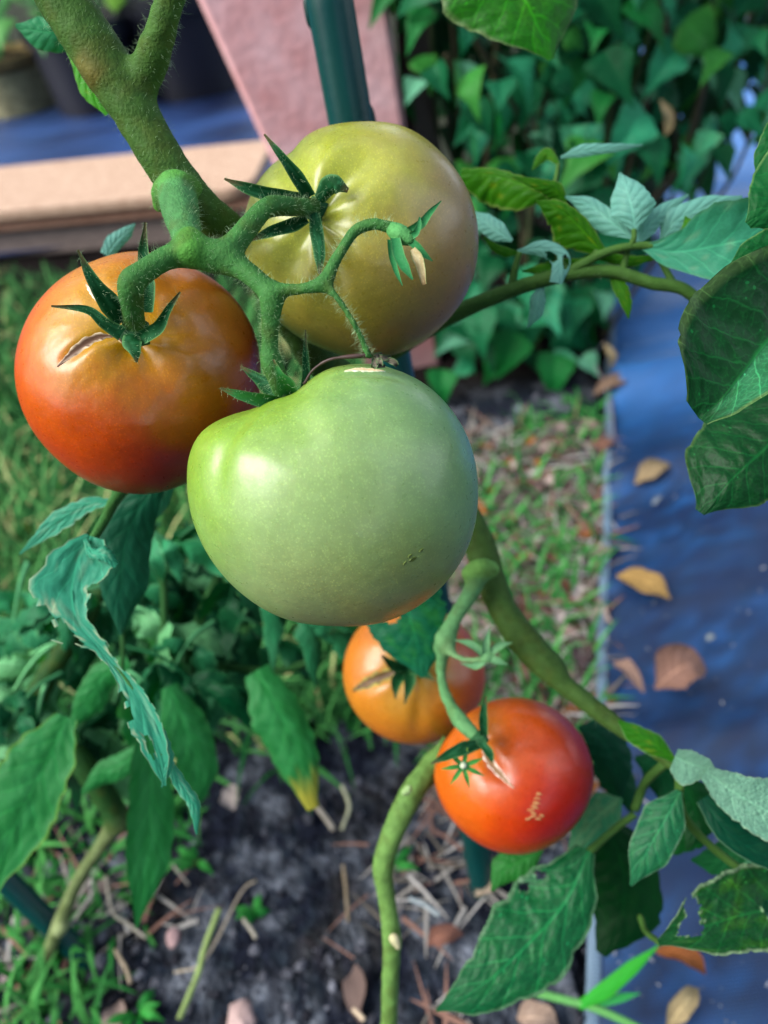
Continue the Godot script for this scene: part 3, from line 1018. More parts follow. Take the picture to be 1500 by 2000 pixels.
# ------------------------------------------------------------------ the staked tomato plant
func build_tomatoes() -> Dictionary:
	var T := {}
	var t := tom_setup(650, 960, 0.225, [285, 287, 283, 275, 263, 266, 268, 275, 284, 286, 232, 214, 248, 268, 279, 285], Vector3(-0.42, 0.86, 0.05), 0.05, 0.3, 0.98)
	t.ribs = [5.0, 0.02, 0.6]
	groove(t, [[500, 800], [450, 850], [425, 920], [425, 1010]], 0.09, 0.035)
	groove(t, [[640, 735], [690, 780], [740, 840], [770, 900]], 0.16, 0.018)
	groove(t, [[560, 790], [590, 840], [600, 880]], 0.12, 0.02)
	groove(t, [[660, 735], [720, 727], [790, 745]], 0.05, 0.025)
	T.green = t
	t = tom_setup(270, 727, 0.256, [240, 243, 240, 236, 238, 236, 233, 238, 243, 243, 240, 235, 237, 230, 236, 240], Vector3(-0.03, 0.32, 0.94), 0.12, 0.3, 0.92)
	t.ribs = [5.0, 0.035, 2.2]
	groove(t, [[225, 652], [180, 662], [140, 690], [110, 715]], 0.06, 0.05)
	groove(t, [[262, 690], [266, 750], [264, 830]], 0.17, 0.04)
	groove(t, [[300, 640], [345, 655], [400, 690]], 0.14, 0.03)
	groove(t, [[225, 630], [190, 580], [165, 550]], 0.08, 0.035)
	groove(t, [[300, 600], [330, 550], [350, 510]], 0.12, 0.02)
	T.left = t
	t = tom_setup(705, 467, 0.262, [230, 232, 232, 235, 233, 226, 226, 226, 235, 234, 228, 232, 231, 236, 231, 230], Vector3(-0.42, 0.22, 0.88), 0.13, 0.3, 0.94)
	t.ribs = [6.0, 0.045, 0.4]
	groove(t, [[570, 270], [560, 320], [585, 370]], 0.12, 0.05)
	groove(t, [[700, 330], [660, 370], [630, 395]], 0.14, 0.03)
	groove(t, [[640, 440], [660, 520], [640, 620]], 0.15, 0.05)
	groove(t, [[560, 560], [590, 500], [600, 450]], 0.13, 0.03)
	T.top = t
	t = tom_setup(1003, 1517, 0.335, [157, 154, 153, 146, 155, 151, 155, 154], Vector3(-0.44, 0.44, 0.77), 0.12, 0.34, 0.95)
	t.ribs = [5.0, 0.03, 1.0]
	groove(t, [[945, 1450], [960, 1490], [1000, 1535]], 0.09, 0.06)
	T.red = t
	t = tom_setup(808, 1325, 0.392, [140, 136, 130, 130, 138, 146, 145, 140], Vector3(-0.02, 0.2, 0.97), 0.1, 0.34, 0.9)
	t.ribs = [6.0, 0.04, 0.0]
	groove(t, [[780, 1310], [740, 1325], [690, 1345]], 0.10, 0.11)
	groove(t, [[815, 1350], [818, 1400], [815, 1440]], 0.12, 0.05)
	T.orange = t

	var yg := rgb(150, 172, 62); var pale := rgb(150, 180, 112); var olive := rgb(150, 128, 74)
	var spec := [
		["green", "tomato", "large unripe pale green tomato at the front of the cluster", [
			[-0.5, 0.75, 0.4, 5.0, rgb(140, 178, 44)], [-0.9, 0.1, 0.4, 5.0, rgb(136, 178, 66)], [0.3, 0.1, 0.95, 5.0, pale], [0.6, 0.6, 0.5, 5.0, rgb(128, 172, 118)], [0.9, -0.2, 0.4, 5.0, rgb(118, 162, 112)], [-0.4, -0.6, 0.7, 5.0, rgb(148, 178, 126)], [0.1, -0.9, 0.4, 6.0, rgb(166, 162, 96)], [0.6, -0.6, 0.5, 9.0, rgb(124, 142, 52)], [0.5, -0.85, 0.15, 12.0, rgb(190, 130, 60)]]],
		["left", "tomato", "ripening orange-red tomato with a cracked yellow shoulder, left of the cluster", [
			[-0.05, 0.35, 0.94, 9.0, rgb(190, 168, 22)], [0.25, 0.1, 0.95, 9.0, rgb(192, 128, 20)], [-0.5, 0.4, 0.75, 8.0, rgb(198, 152, 16)], [0.1, 0.85, 0.5, 7.0, rgb(212, 120, 26)], [0.45, 0.35, 0.8, 8.0, rgb(188, 98, 26)], [0.4, -0.22, 0.88, 10.0, rgb(188, 98, 4)], [-0.05, -0.5, 0.85, 10.0, rgb(164, 30, 0)], [-0.75, -0.2, 0.6, 8.0, rgb(214, 92, 6)], [-0.5, -0.45, 0.7, 9.0, rgb(204, 84, 6)], [-0.9, 0.3, 0.3, 7.0, rgb(214, 76, 4)], [0.15, -0.8, 0.5, 8.0, rgb(136, 10, 0)], [-0.5, -0.75, 0.4, 7.0, rgb(196, 56, 4)], [0.95, 0.1, 0.2, 8.0, rgb(122, 10, 3)], [0.7, -0.5, 0.5, 7.0, rgb(168, 46, 3)]]],
		["top", "tomato", "yellow-green tomato blushing brown on its right side, uppermost of the cluster", [
			[-0.4, 0.2, 0.88, 7.0, rgb(178, 188, 74)], [-0.2, 0.8, 0.55, 7.0, rgb(168, 182, 44)], [0.2, 0.9, 0.3, 7.0, rgb(170, 158, 44)], [0.15, 0.3, 0.93, 8.0, rgb(166, 176, 62)], [0.75, 0.35, 0.5, 6.0, rgb(176, 146, 106)], [0.85, -0.1, 0.45, 7.0, rgb(158, 116, 80)], [0.45, -0.1, 0.88, 9.0, rgb(162, 128, 70)], [0.5, -0.7, 0.5, 7.0, rgb(138, 104, 56)], [0.0, -0.4, 0.9, 8.0, rgb(160, 148, 48)], [-0.3, -0.8, 0.5, 7.0, rgb(162, 140, 62)], [-0.85, -0.2, 0.5, 7.0, rgb(166, 170, 78)]]],
		["red", "tomato", "ripe red-orange tomato with a small scabby scar, lowest of the five", [
			[-0.44, 0.44, 0.77, 12.0, rgb(196, 136, 34)], [0.1, 0.4, 0.9, 6.0, rgb(220, 90, 24)], [0.1, 0.9, 0.3, 6.0, rgb(206, 90, 24)], [-0.5, -0.4, 0.75, 6.0, rgb(226, 104, 14)], [-0.85, 0.2, 0.5, 6.0, rgb(222, 100, 14)], [0.4, -0.45, 0.8, 6.0, rgb(178, 4, 0)], [0.85, 0.1, 0.5, 6.0, rgb(196, 24, 2)], [0.0, -0.9, 0.3, 6.0, rgb(212, 56, 10)]]],
		["orange", "tomato", "yellow-orange ribbed tomato with a brown furrow, partly behind a leaf", [
			[0.0, 0.2, 0.97, 9.0, rgb(176, 152, 40)], [-0.7, 0.4, 0.6, 6.0, rgb(214, 124, 44)], [-0.6, -0.4, 0.7, 7.0, rgb(212, 136, 38)], [0.1, -0.5, 0.85, 9.0, rgb(184, 142, 44)], [0.85, 0.1, 0.4, 6.0, rgb(196, 78, 22)], [0.2, 0.9, 0.2, 6.0, rgb(206, 104, 38)], [-0.2, -0.9, 0.3, 6.0, rgb(214, 118, 30)], [0.7, -0.6, 0.4, 6.0, rgb(198, 96, 26)]]],
	]
	for s in spec:
		var tm: Tom = T[s[0]]
		var o := thing("tomato", tm.c - Vector3(0, tm.rz, 0), s[2], "tomato", "tomatoes on the staked plant")
		tm.set_meta("node", o)
		var far: bool = s[0] == "red" or s[0] == "orange"
		commit(tom_skin(tm, s[3], 100 if far else 168, 64 if far else 110), "skin", M.tomato, o)
	var brown := rgb(96, 66, 44); var wht := rgb(216, 204, 184)
	commit(scar(T.left, [[228, 656], [190, 660], [150, 684], [112, 716]], 0.0014, rgb(88, 60, 40), rgb(190, 170, 140)), "crack", M.scar, T.left.get_meta("node"))
	commit(scar(T.left, [[222, 648], [236, 664], [252, 672], [275, 670], [300, 655]], 0.0008, brown, rgb(180, 160, 120)), "crack", M.scar, T.left.get_meta("node"))
	commit(scar(T.left, [[168, 556], [180, 572], [192, 592]], 0.0007, rgb(190, 170, 150), wht), "crack", M.scar, T.left.get_meta("node"))
	commit(scar(T.green, [[672, 726], [710, 722], [752, 726]], 0.0009, rgb(196, 170, 130), rgb(206, 220, 190)), "crack", M.scar, T.green.get_meta("node"))
	commit(scar(T.orange, [[782, 1308], [740, 1325], [688, 1350]], 0.0030, rgb(74, 50, 24), rgb(150, 140, 60)), "crack", M.scar, T.orange.get_meta("node"))
	commit(scar(T.red, [[942, 1462], [962, 1494], [1004, 1540]], 0.0016, rgb(130, 96, 62), rgb(235, 214, 200)), "crack", M.scar, T.red.get_meta("node"))
	for k in [[1051, 1552], [1049, 1560], [1047, 1568], [1041, 1573], [1046, 1579], [1036, 1582], [1040, 1588], [1030, 1599], [1040, 1596], [1051, 1600], [1058, 1594]]:
		commit(scar(T.red, [[k[0] - rr(4, 8), k[1] + rr(-3, 4)], [k[0], k[1] + rr(-2, 2)], [k[0] + rr(4, 8), k[1] + rr(-4, 3)]], rr(0.0004, 0.0008), rgb(170, 120, 74), rgb(150, 70, 30)), "scab", M.scar, T.red.get_meta("node"))
	for k in [[806, 1092, 7, "green"], [800, 1086, 4, "green"], [822, 1075, 4, "green"], [790, 1100, 3, "green"]]:
		commit(scar(T[k[3]], [[k[0] - k[2], k[1] + 3], [k[0], k[1]], [k[0] + k[2], k[1] - 4]], k[2] / F * 0.15, rgb(66, 78, 24), rgb(96, 116, 46)), "blemish", M.scar, T[k[3]].get_meta("node"))
	return T

func sepal(parent: Node3D, pts: Array, w: Array, o := {}) -> void:
	var line := []
	for i in pts.size(): line.append([pts[i][0], pts[i][1], pts[i][2], w[mini(i, w.size() - 1)] * 0.55 + 1.0])
	sepal_lines.append({"pts": line})
	var d := {"nu": 16, "nv": 3, "ser": 0.03, "cl": 0.9, "cr": 0.9, "wave": 0.16, "ns": 4.0, "mat": M.sepal, "col": rgb(32, 72, 38), "mottle": rgb(80, 124, 84), "rim": rgb(100, 146, 92), "tip": rgb(96, 80, 54), "seed": 3.0 + pts[0][0]}
	for k in o: d[k] = o[k]
	leaf(parent, "sepal", pts, w, w, d)
func calyx(t: Tom, x: float, y: float, d: float, r: float) -> Node3D:
	var b := MB.new()
	var c := at(x, y, d)
	var n := 14
	var col := rgb(46, 92, 58)
	var e1 := t.axis.cross(Vector3(0.3, 0.2, 0.9)).normalized(); var e2 := t.axis.cross(e1)
	var R := r / F * d
	var prof := [[1.0, -0.5], [0.85, 0.0], [0.5, 0.22], [0.0, 0.3]]
	for p in prof:
		for k in n:
			var a := TAU * k / n
			b.add(c + (e1 * cos(a) + e2 * sin(a)) * R * p[0] * (1 + 0.15 * sin(5 * a)) + t.axis * R * p[1], tint(col, rr(0.8, 1.2)))
	for j in 3:
		for k in n:
			b.quad(j * n + k, (j + 1) * n + k, (j + 1) * n + (k + 1) % n, j * n + (k + 1) % n)
	return commit(b, "calyx", M.sepal, t.get_meta("node"))

func build_calyxes(T: Dictionary) -> void:
	var n0 := sepal_lines.size()
	var c := calyx(T.left, 262, 645, 0.2205, 32)
	sepal(c, [[240, 628, .2185], [212, 590, .213], [180, 545, .208], [152, 488, .205]], [17, 22, 12, 2], {"cl": 0.5, "cr": 0.5})
	sepal(c, [[285, 610, .224], [288, 560, .2265], [280, 500, .228], [284, 434, .228]], [14, 15, 11, 2])
	sepal(c, [[238, 652, .2185], [205, 632, .216], [170, 605, .2145], [100, 598, .213]], [15, 12, 8, 2])
	sepal(c, [[275, 660, .217], [308, 640, .2125], [328, 605, .209], [352, 570, .208]], [14, 13, 7, 2], {"cl": 1.3, "cr": 1.3})
	sepal(c, [[258, 652, .2165], [258, 668, .2145], [264, 688, .2135], [267, 708, .2140]], [16, 20, 11, 2], {"cl": -0.4, "cr": -0.4})
	calyx_hairs(T.left, n0, 420)
	n0 = sepal_lines.size()
	c = calyx(T.top, 612, 405, 0.2335, 26)
	sepal(c, [[605, 385, .230], [580, 345, .225], [550, 305, .221], [516, 262, .22]], [13, 14, 8, 2])
	sepal(c, [[595, 390, .231], [550, 385, .227], [490, 370, .223], [438, 349, .222]], [12, 15, 12, 2])
	sepal(c, [[622, 392, .231], [640, 366, .227], [655, 360, .225], [680, 372, .226]], [12, 20, 18, 5], {"cl": -0.9, "cr": -0.9})
	sepal(c, [[614, 415, .230], [618, 450, .225], [624, 495, .2215], [624, 535, .2205]], [11, 14, 12, 3], {"cl": -0.5, "cr": -0.5})
	sepal(c, [[600, 428, .2335], [570, 440, .2305], [530, 452, .2265], [484, 472, .225]], [8, 14, 11, 2])
	calyx_hairs(T.top, n0, 420)
	n0 = sepal_lines.size()
	c = calyx(T.green, 558, 790, 0.2245, 26)
	var lit := {"col": rgb(74, 122, 50)}
	sepal(c, [[545, 785, .216], [510, 782, .211], [470, 772, .208], [430, 758, .207]], [10, 14, 10, 2], lit)
	sepal(c, [[540, 780, .219], [520, 752, .22], [498, 735, .221], [470, 716, .222]], [12, 16, 9, 2])
	sepal(c, [[568, 782, .217], [556, 750, .212], [545, 730, .21], [534, 702, .2095]], [18, 20, 8, 2], lit)
	sepal(c, [[592, 775, .224], [598, 740, .223], [597, 700, .222], [597, 644, .221]], [9, 9, 7, 1])
	calyx_hairs(T.green, n0, 360)
	c = calyx(T.red, 932, 1440, 0.3055, 20)
	sepal(c, [[930, 1455, .302], [905, 1462, .298], [875, 1475, .296], [842, 1492, .295]], [10, 14, 10, 2])
	sepal(c, [[945, 1435, .303], [944, 1405, .300], [945, 1385, .299], [950, 1360, .298]], [8, 9, 7, 2])
	sepal(c, [[940, 1450, .302], [955, 1470, .3], [960, 1482, .2995], [962, 1490, .2995]], [8, 9, 5, 1])
	c = calyx(T.orange, 795, 1305, 0.362, 20)
	for k in [[[775, 1330], [772, 1365]], [[800, 1330], [790, 1375]], [[820, 1310], [850, 1330]], [[770, 1300], [745, 1280]], [[800, 1290], [805, 1255]]]:
		sepal(c, [[795, 1305, .36], [k[0][0], k[0][1], .354], [k[1][0], k[1][1], .35]], [9, 12, 2])

func calyx_hairs(t: Tom, from: int, count: int) -> void:
	tag(commit(hairs(sepal_lines.slice(from), count, 0.0016), "calyx_hairs", M.scar, t.get_meta("node")), "", "", "", "stuff")
func build_plant() -> void:
	var plant := thing("tomato_plant", ground(985, 1830), "large tomato plant tied beside the green stake, bearing the five tomatoes", "plant")
	var sg: Color = M.stem_green
	var main := [
		{"col": tint(sg, 0.8), "pts": [[62, -110, .222, 50], [124, 0, .224, 51], [208, 130, .228, 50], [270, 230, .2305, 44], [330, 330, .234, 42], [395, 410, .239, 39], [450, 455, .252, 36], [530, 560, .285, 36], [620, 700, .31, 36]]},
		{"col": sg, "pts": [[270, 180, .230, 30], [295, 120, .225, 34], [320, 40, .217, 29], [350, -60, .21, 28]]},
		{"col": rgb(120, 92, 48), "pts": [[182, 128, .2250, 20], [194, 142, .2250, 22]]},
	]
	commit(blend_mesh(main, 0.0011, 0.0012), "stem", M.stem, plant)
	var tg: Color = M.truss_green
	var lite := rgb(78, 134, 56)
	var truss := [
		{"col": lite, "pts": [[312, 400, .2365, 14], [316, 370, .2315, 17], [344, 352, .2288, 18], [374, 362, .231, 16], [388, 392, .2365, 13]]},
		{"col": rgb(72, 122, 74), "pts": [[340, 360, .236, 34], [350, 400, .2255, 37], [362, 452, .2185, 31], [373, 490, .2145, 31]]},
		{"col": lite, "pts": [[372, 470, .2115, 24], [374, 488, .2105, 27]]},
		{"col": tg, "pts": [[360, 488, .2135, 24], [315, 510, .211, 23], [275, 535, .2095, 24], [256, 556, .2095, 26], [258, 600, .2155, 22], [262, 642, .2225, 22]]},
		{"col": tg, "pts": [[380, 485, .2135, 26], [410, 500, .2135, 30], [440, 502, .2135, 30]]},
		{"col": tg, "pts": [[440, 498, .214, 25], [478, 452, .216, 22], [512, 412, .217, 20], [535, 402, .2185, 21], [575, 404, .224, 18], [615, 405, .2345, 18]]},
		{"col": tg, "pts": [[440, 502, .2135, 26], [480, 530, .212, 21], [515, 560, .211, 21], [530, 580, .211, 24], [528, 630, .2125, 18], [527, 680, .2145, 17], [530, 705, .2155, 22], [545, 745, .2185, 21], [558, 785, .2235, 18]]},
		{"col": tg, "pts": [[530, 572, .211, 16], [560, 566, .209, 12], [600, 562, .2075, 11], [632, 550, .207, 14], [655, 510, .2065, 12], [680, 468, .206, 11], [702, 446, .2055, 12], [735, 438, .205, 12], [765, 444, .205, 12]]},
		{"col": tg, "pts": [[632, 556, .207, 9], [660, 585, .206, 7], [690, 630, .2065, 7], [708, 665, .2085, 7], [720, 694, .2095, 8]]},
	]
	commit(blend_mesh(truss, 0.00075, 0.0009), "truss_stalk", M.stem, plant)
	var hs := hairs(truss, 3200, 0.002)
	tag(commit(hs, "stalk_hairs", M.scar, plant), "", "", "", "stuff")
	var hm := hairs(main.slice(0, 2), 2200, 0.0022)
	tag(commit(hm, "stalk_hairs", M.scar, plant), "", "", "", "stuff")
	# withered flower in its cup at the end of the truss
	var fl := commit(blend_mesh([{"col": rgb(80, 140, 82), "pts": [[762, 444, .205, 12], [782, 458, .2045, 19], [800, 466, .204, 14]]}], 0.0007, 0.0007), "flower_cup", M.stem, plant)
	var fs := {"col": rgb(74, 132, 78), "tip": rgb(70, 110, 70)}
	sepal(fl, [[795, 455, .204], [822, 438, .2025], [840, 415, .202], [862, 392, .202]], [9, 9, 6, 1], fs)
	sepal(fl, [[800, 462, .203], [812, 455, .202], [818, 440, .2015], [820, 424, .2015]], [7, 7, 5, 2], fs)
	sepal(fl, [[772, 465, .203], [778, 495, .202], [790, 520, .2015], [806, 546, .2015]], [10, 12, 10, 2], fs)
	sepal(fl, [[764, 468, .204], [766, 500, .204], [774, 530, .204], [786, 558, .204]], [8, 7, 5, 1], fs)
	sepal(fl, [[800, 470, .2035], [815, 482, .203], [830, 498, .203], [845, 510, .203]], [8, 8, 6, 1], fs)
	sepal(fl, [[806, 486, .2025], [816, 505, .202], [822, 525, .202], [828, 556, .202]], [6, 11, 9, 5], {"col": rgb(186, 160, 120), "mottle": rgb(214, 196, 168), "tip": rgb(120, 90, 60), "cl": 1.4, "cr": 1.4, "wave": 0.5})
	var dead := MB.new()
	tube_pts(dead, [[720, 692, .2095, 5], [690, 696, .2095, 4], [645, 702, .21, 3], [612, 722, .212, 3], [594, 750, .214, 3]], rgb(58, 42, 38), 6, 6, 0.3)
	commit(dead, "dead_stalk", M.scar, plant)
	for k in 9:
		var x := 750 + rr(-18, 18); var y := 704 + rr(-8, 10)
		sepal(plant, [[735, 696, .2075], [x, y, .2065 + rr(-.0015, .001)], [x + rr(-6, 26), y + rr(-8, 14), .207]], [3, 7, 3], {"col": rgb(104, 92, 82), "mottle": rgb(150, 138, 128), "tip": rgb(60, 50, 46), "cl": 1.0, "wave": 0.5, "nu": 8})

	# right-hand leaf branch
	var br := MB.new()
	tube_pts(br, [[760, 690, .315, 18], [870, 622, .305, 17], [960, 582, .298, 15], [1040, 553, .293, 14], [1110, 536, .289, 14], [1190, 530, .287, 13], [1270, 552, .286, 13], [1340, 568, .286, 12], [1420, 640, .29, 10]], tint(sg, 1.0), 12, 8, 0.06)
	var branch := commit(br, "leaf_branch", M.stem, plant)
	for p in [
		[[1085, 545, .291, 13], [1130, 520, .287, 10], [1180, 494, .284, 9], [1240, 480, .282, 8], [1310, 482, .28, 7]],
		[[1000, 566, .296, 9], [1005, 530, .294, 7], [1015, 492, .292, 6]],
		[[1232, 480, .282, 7], [1238, 465, .281, 6], [1238, 448, .281, 5]],
		[[1110, 535, .289, 9], [1090, 500, .291, 7], [1085, 460, .293, 6]],
		[[1215, 530, .287, 8], [1222, 505, .286, 6], [1228, 485, .285, 5]],
		[[1320, 562, .286, 8], [1290, 510, .288, 6], [1275, 490, .289, 5]],
		[[1170, 500, .286, 8], [1120, 430, .295, 6], [1085, 385, .30, 5], [1090, 320, .303, 4]]]:
		var q := MB.new()
		tube_pts(q, p, sg, 8, 6, 0.06)
		commit(q, "leaf_stalk", M.stem, branch)
	var hb := hairs([{"pts": [[870, 622, .305, 17], [960, 582, .298, 15], [1040, 553, .293, 14], [1110, 536, .289, 14], [1190, 530, .287, 13], [1270, 552, .286, 13]]}], 150, 0.0018)
	tag(commit(hb, "stalk_hairs", M.scar, branch), "", "", "", "stuff")
	var pb := {"col": rgb(118, 182, 176), "mottle": rgb(136, 196, 188), "nu": 24, "ser": 0.08}
	var lit := {"col": rgb(78, 118, 14), "mottle": rgb(112, 138, 26), "rim": rgb(140, 160, 90), "ser": 0.16}
	for L in [
		[[[1240, 452, .281], [1235, 410, .279], [1225, 375, .279], [1210, 337, .281]], [6, 44, 38, 2], [6, 48, 34, 2], pb],
		[[[1180, 498, .286], [1130, 440, .284], [1090, 408, .283], [1046, 392, .284]], [12, 62, 40, 2], [10, 22, 18, 2], lit],
		[[[1085, 385, .30], [1020, 360, .303], [960, 342, .307], [900, 338, .31]], [5, 58, 68, 26], [4, 16, 14, 10], lit],
		[[[1105, 395, .298], [1085, 372, .296], [1050, 358, .295], [1000, 345, .296]], [6, 24, 16, 2], [6, 18, 10, 2], lit],
		[[[1095, 308, .302], [1140, 295, .30], [1200, 290, .299], [1255, 283, .30]], [3, 14, 10, 2], [3, 12, 8, 2], pb],
		[[[1090, 320, .303], [1070, 300, .304], [1055, 310, .305], [1040, 332, .306]], [4, 14, 12, 2], [4, 12, 10, 2], lit],
		[[[1235, 465, .286], [1190, 430, .288], [1150, 400, .29], [1104, 384, .292]], [5, 30, 24, 2], [5, 20, 16, 2], pb],
		[[[1290, 476, .289], [1320, 432, .287], [1380, 405, .286], [1450, 384, .286]], [5, 26, 24, 3], [5, 24, 14, 3], pb],
		[[[1250, 482, .282], [1320, 492, .277], [1400, 480, .271], [1490, 462, .268], [1560, 450, .268]], [4, 40, 82, 80, 20], [4, 34, 70, 40, 10], {"col": rgb(88, 150, 122), "mottle": rgb(106, 166, 140), "cl": 0.5, "cr": 0.5}],
		[[[1335, 482, .281], [1345, 462, .279], [1345, 440, .279], [1338, 422, .28]], [5, 20, 17, 2], [5, 18, 14, 2], lit],
		[[[1012, 494, .292], [990, 492, .29], [965, 480, .289], [945, 462, .289]], [4, 12, 10, 2], [4, 10, 6, 2], lit],
		[[[1010, 492, .292], [1060, 486, .288], [1095, 508, .286], [1085, 552, .286]], [4, 18, 20, 14], [4, 16, 20, 12], pb.merged({"holes": [[0.5, -0.4, 0.1, 0.5], [0.72, 0.5, 0.07, 0.4]]})],
		[[[1140, 508, .291], [1100, 518, .292], [1060, 525, .293], [1020, 530, .294]], [5, 16, 14, 2], [5, 14, 12, 2], lit],
		[[[1000, 470, .30], [970, 450, .302], [945, 432, .304], [925, 415, .306]], [4, 22, 20, 4], [4, 20, 18, 4], pb],
		[[[1245, 478, .284], [1268, 440, .286], [1300, 412, .288], [1345, 380, .29]], [4, 22, 18, 2], [4, 20, 14, 2], pb],
		[[[1190, 528, .288], [1210, 560, .287], [1222, 590, .287], [1228, 622, .288]], [4, 16, 14, 2], [4, 16, 12, 2], lit],
		[[[1060, 552, .292], [1050, 585, .292], [1046, 610, .293], [1030, 640, .295]], [4, 18, 16, 2], [4, 16, 14, 2], pb],
		[[[1350, 572, .286], [1372, 610, .284], [1385, 640, .284], [1410, 676, .284]], [4, 20, 18, 2], [4, 18, 16, 2], lit],
		[[[1290, 500, .288], [1230, 510, .29], [1180, 500, .291], [1140, 500, .292]], [4, 12, 12, 2], [4, 12, 10, 2], lit]]:
		leaf(branch, "leaflet", L[0], L[1], L[2], L[3])

	# large leaves by the right edge and at the top
	var dk := {"col": rgb(30, 92, 44), "mottle": rgb(44, 108, 54), "rim": rgb(120, 158, 96), "ser": 0.06, "nv": 12, "nu": 36}
	leaf(plant, "leaf", [[930, -150, .30], [985, -60, .30], [1040, 30, .301], [1078, 116, .303]], [70, 110, 105, 6], [90, 120, 78, 6], {"mat": M.leaf_veined, "col": rgb(56, 140, 12), "mottle": rgb(92, 150, 24), "rim": rgb(150, 170, 120), "nv": 10, "roll": [-30.0]})
	leaf(plant, "leaf", [[1620, 570, .228], [1560, 615, .2235], [1500, 664, .2195], [1456, 720, .2175], [1412, 776, .2165], [1366, 818, .2170]], [60, 100, 110, 84, 46, 20], [90, 136, 158, 166, 140, 44], dk.merged({"mat": M.leaf_veined, "cl": 0.3, "cr": 0.35, "fold": 0.4, "ser": 0.06, "ns": 2.6, "wave": 0.03, "nu": 60, "nv": 16, "seed": 2.0, "col": rgb(10, 84, 28), "mottle": rgb(24, 102, 44), "col_l": rgb(96, 164, 112), "rimw": 0.9, "rim": rgb(150, 200, 130)}))  # paler half: sky light on the fold put into its colour
	leaf(plant, "leaf", [[1570, 790, .248], [1500, 870, .246], [1430, 935, .246], [1372, 1004, .248]], [70, 100, 76, 4], [90, 130, 112, 16], dk.merged({"mat": M.leaf_veined, "col": rgb(36, 112, 100), "mottle": rgb(50, 126, 112), "seed": 7.5, "ser": 0.04, "fold": -0.2}))
	leaf(plant, "leaf", [[1640, 300, .236], [1560, 345, .234], [1510, 400, .233], [1462, 440, .234]], [40, 70, 60, 8], [50, 80, 60, 10], dk.merged({"col": rgb(14, 62, 36), "seed": 8.0}))
	leaf(plant, "leaf", [[1580, 520, .236], [1520, 500, .235], [1470, 505, .234], [1425, 520, .234]], [30, 50, 40, 4], [40, 60, 40, 4], dk.merged({"col": rgb(12, 56, 30), "seed": 9.0}))
	leaf(plant, "leaf", [[1600, 220, .24], [1540, 255, .24], [1500, 300, .24], [1478, 345, .24]], [30, 50, 40, 4], [30, 44, 26, 4], dk.merged({"seed": 9.5}))
	# small leaf behind the left tomato, and the leaf lit from behind by the thick stem
	leaf(plant, "leaf", [[208, 500, .30], [225, 475, .30], [245, 455, .30], [264, 437, .30]], [14, 20, 12, 2], [12, 14, 14, 2], pb.merged({"ser": 0.3}))
	leaf(plant, "leaf", [[120, 60, .262], [150, 110, .262], [178, 170, .262], [212, 222, .263]], [20, 46, 48, 6], [10, 16, 26, 8], {"col": rgb(88, 152, 24), "mottle": rgb(104, 164, 34), "seed": 11.0})
	leaf(plant, "leaf", [[140, 30, .27], [110, 60, .27], [70, 60, .27], [30, 50, .27]], [20, 40, 34, 4], [20, 30, 26, 4], {"col": rgb(84, 150, 104), "seed": 12.0})

	# lower stem, its truss and the loose stem at the bottom
	var low := [
		{"col": rgb(66, 92, 44), "pts": [[618, 695, .312, 35], [720, 790, .326, 34], [830, 890, .334, 33], [925, 1040, .333, 32], [952, 1115, .331, 31], [982, 1190, .329, 28], [1036, 1265, .326, 32], [1075, 1305, .323, 29], [1100, 1335, .321, 21], [1150, 1375, .318, 19], [1210, 1420, .314, 17], [1280, 1465, .31, 16], [1345, 1520, .306, 11]]},
		{"col": rgb(110, 156, 78), "pts": [[915, 1118, .318, 14], [938, 1106, .314, 15], [962, 1112, .316, 14]]},
		{"col": rgb(92, 140, 92), "pts": [[942, 1112, .318, 20], [915, 1165, .319, 16], [888, 1208, .322, 15], [874, 1245, .325, 17], [862, 1300, .331, 11], [866, 1345, .327, 11], [884, 1385, .318, 13], [903, 1412, .312, 17], [932, 1442, .307, 12]]},
		{"col": rgb(92, 140, 92), "pts": [[868, 1250, .326, 14], [845, 1280, .345, 12], [805, 1300, .362, 11]]},
		{"col": rgb(120, 160, 110), "pts": [[870, 1250, .325, 12], [882, 1275, .322, 8], [910, 1288, .319, 6], [945, 1288, .317, 8]]},
	]
	commit(blend_mesh(low, 0.0013, 0.0013), "lower_stem", M.stem, plant)
	tag(commit(hairs(low, 300, 0.002), "stalk_hairs", M.scar, plant), "", "", "", "stuff")
	var cup := MB.new()
	tube_pts(cup, [[940, 1288, .317, 6], [952, 1284, .3165, 12], [965, 1278, .316, 7]], rgb(110, 160, 110), 8, 5)
	var cup1 := commit(cup, "flower_cup", M.stem, plant)
	var ps := {"col": rgb(120, 172, 124), "tip": rgb(120, 160, 120), "mottle": rgb(140, 190, 140)}
	for k in [[[950, 1255, .314], [957, 1225, .313]], [[975, 1262, .314], [1000, 1255, .314]], [[970, 1290, .314], [992, 1298, .314]], [[920, 1258, .317], [888, 1250, .318]], [[930, 1300, .317], [900, 1296, .318]]]:
		sepal(cup1, [[950, 1282, .316], k[0], k[1]], [8, 8, 1], ps)
	var st2 := [
		{"col": rgb(98, 132, 70), "pts": [[960, 1420, .41, 18], [905, 1445, .385, 20], [858, 1482, .358, 24], [835, 1508, .35, 23], [800, 1556, .342, 24], [766, 1630, .34, 22], [748, 1690, .34, 21], [754, 1750, .342, 18], [765, 1830, .345, 19], [762, 1920, .35, 17], [758, 2060, .36, 17]]},
		{"col": rgb(196, 186, 150), "pts": [[768, 1832, .331, 11], [778, 1848, .331, 8]]},
		{"col": rgb(150, 176, 120), "pts": [[792, 1548, .328, 10], [800, 1540, .328, 9]]},
		{"col": rgb(98, 132, 70), "pts": [[850, 1495, .35, 12], [856, 1462, .352, 7], [868, 1440, .354, 5]]},
	]
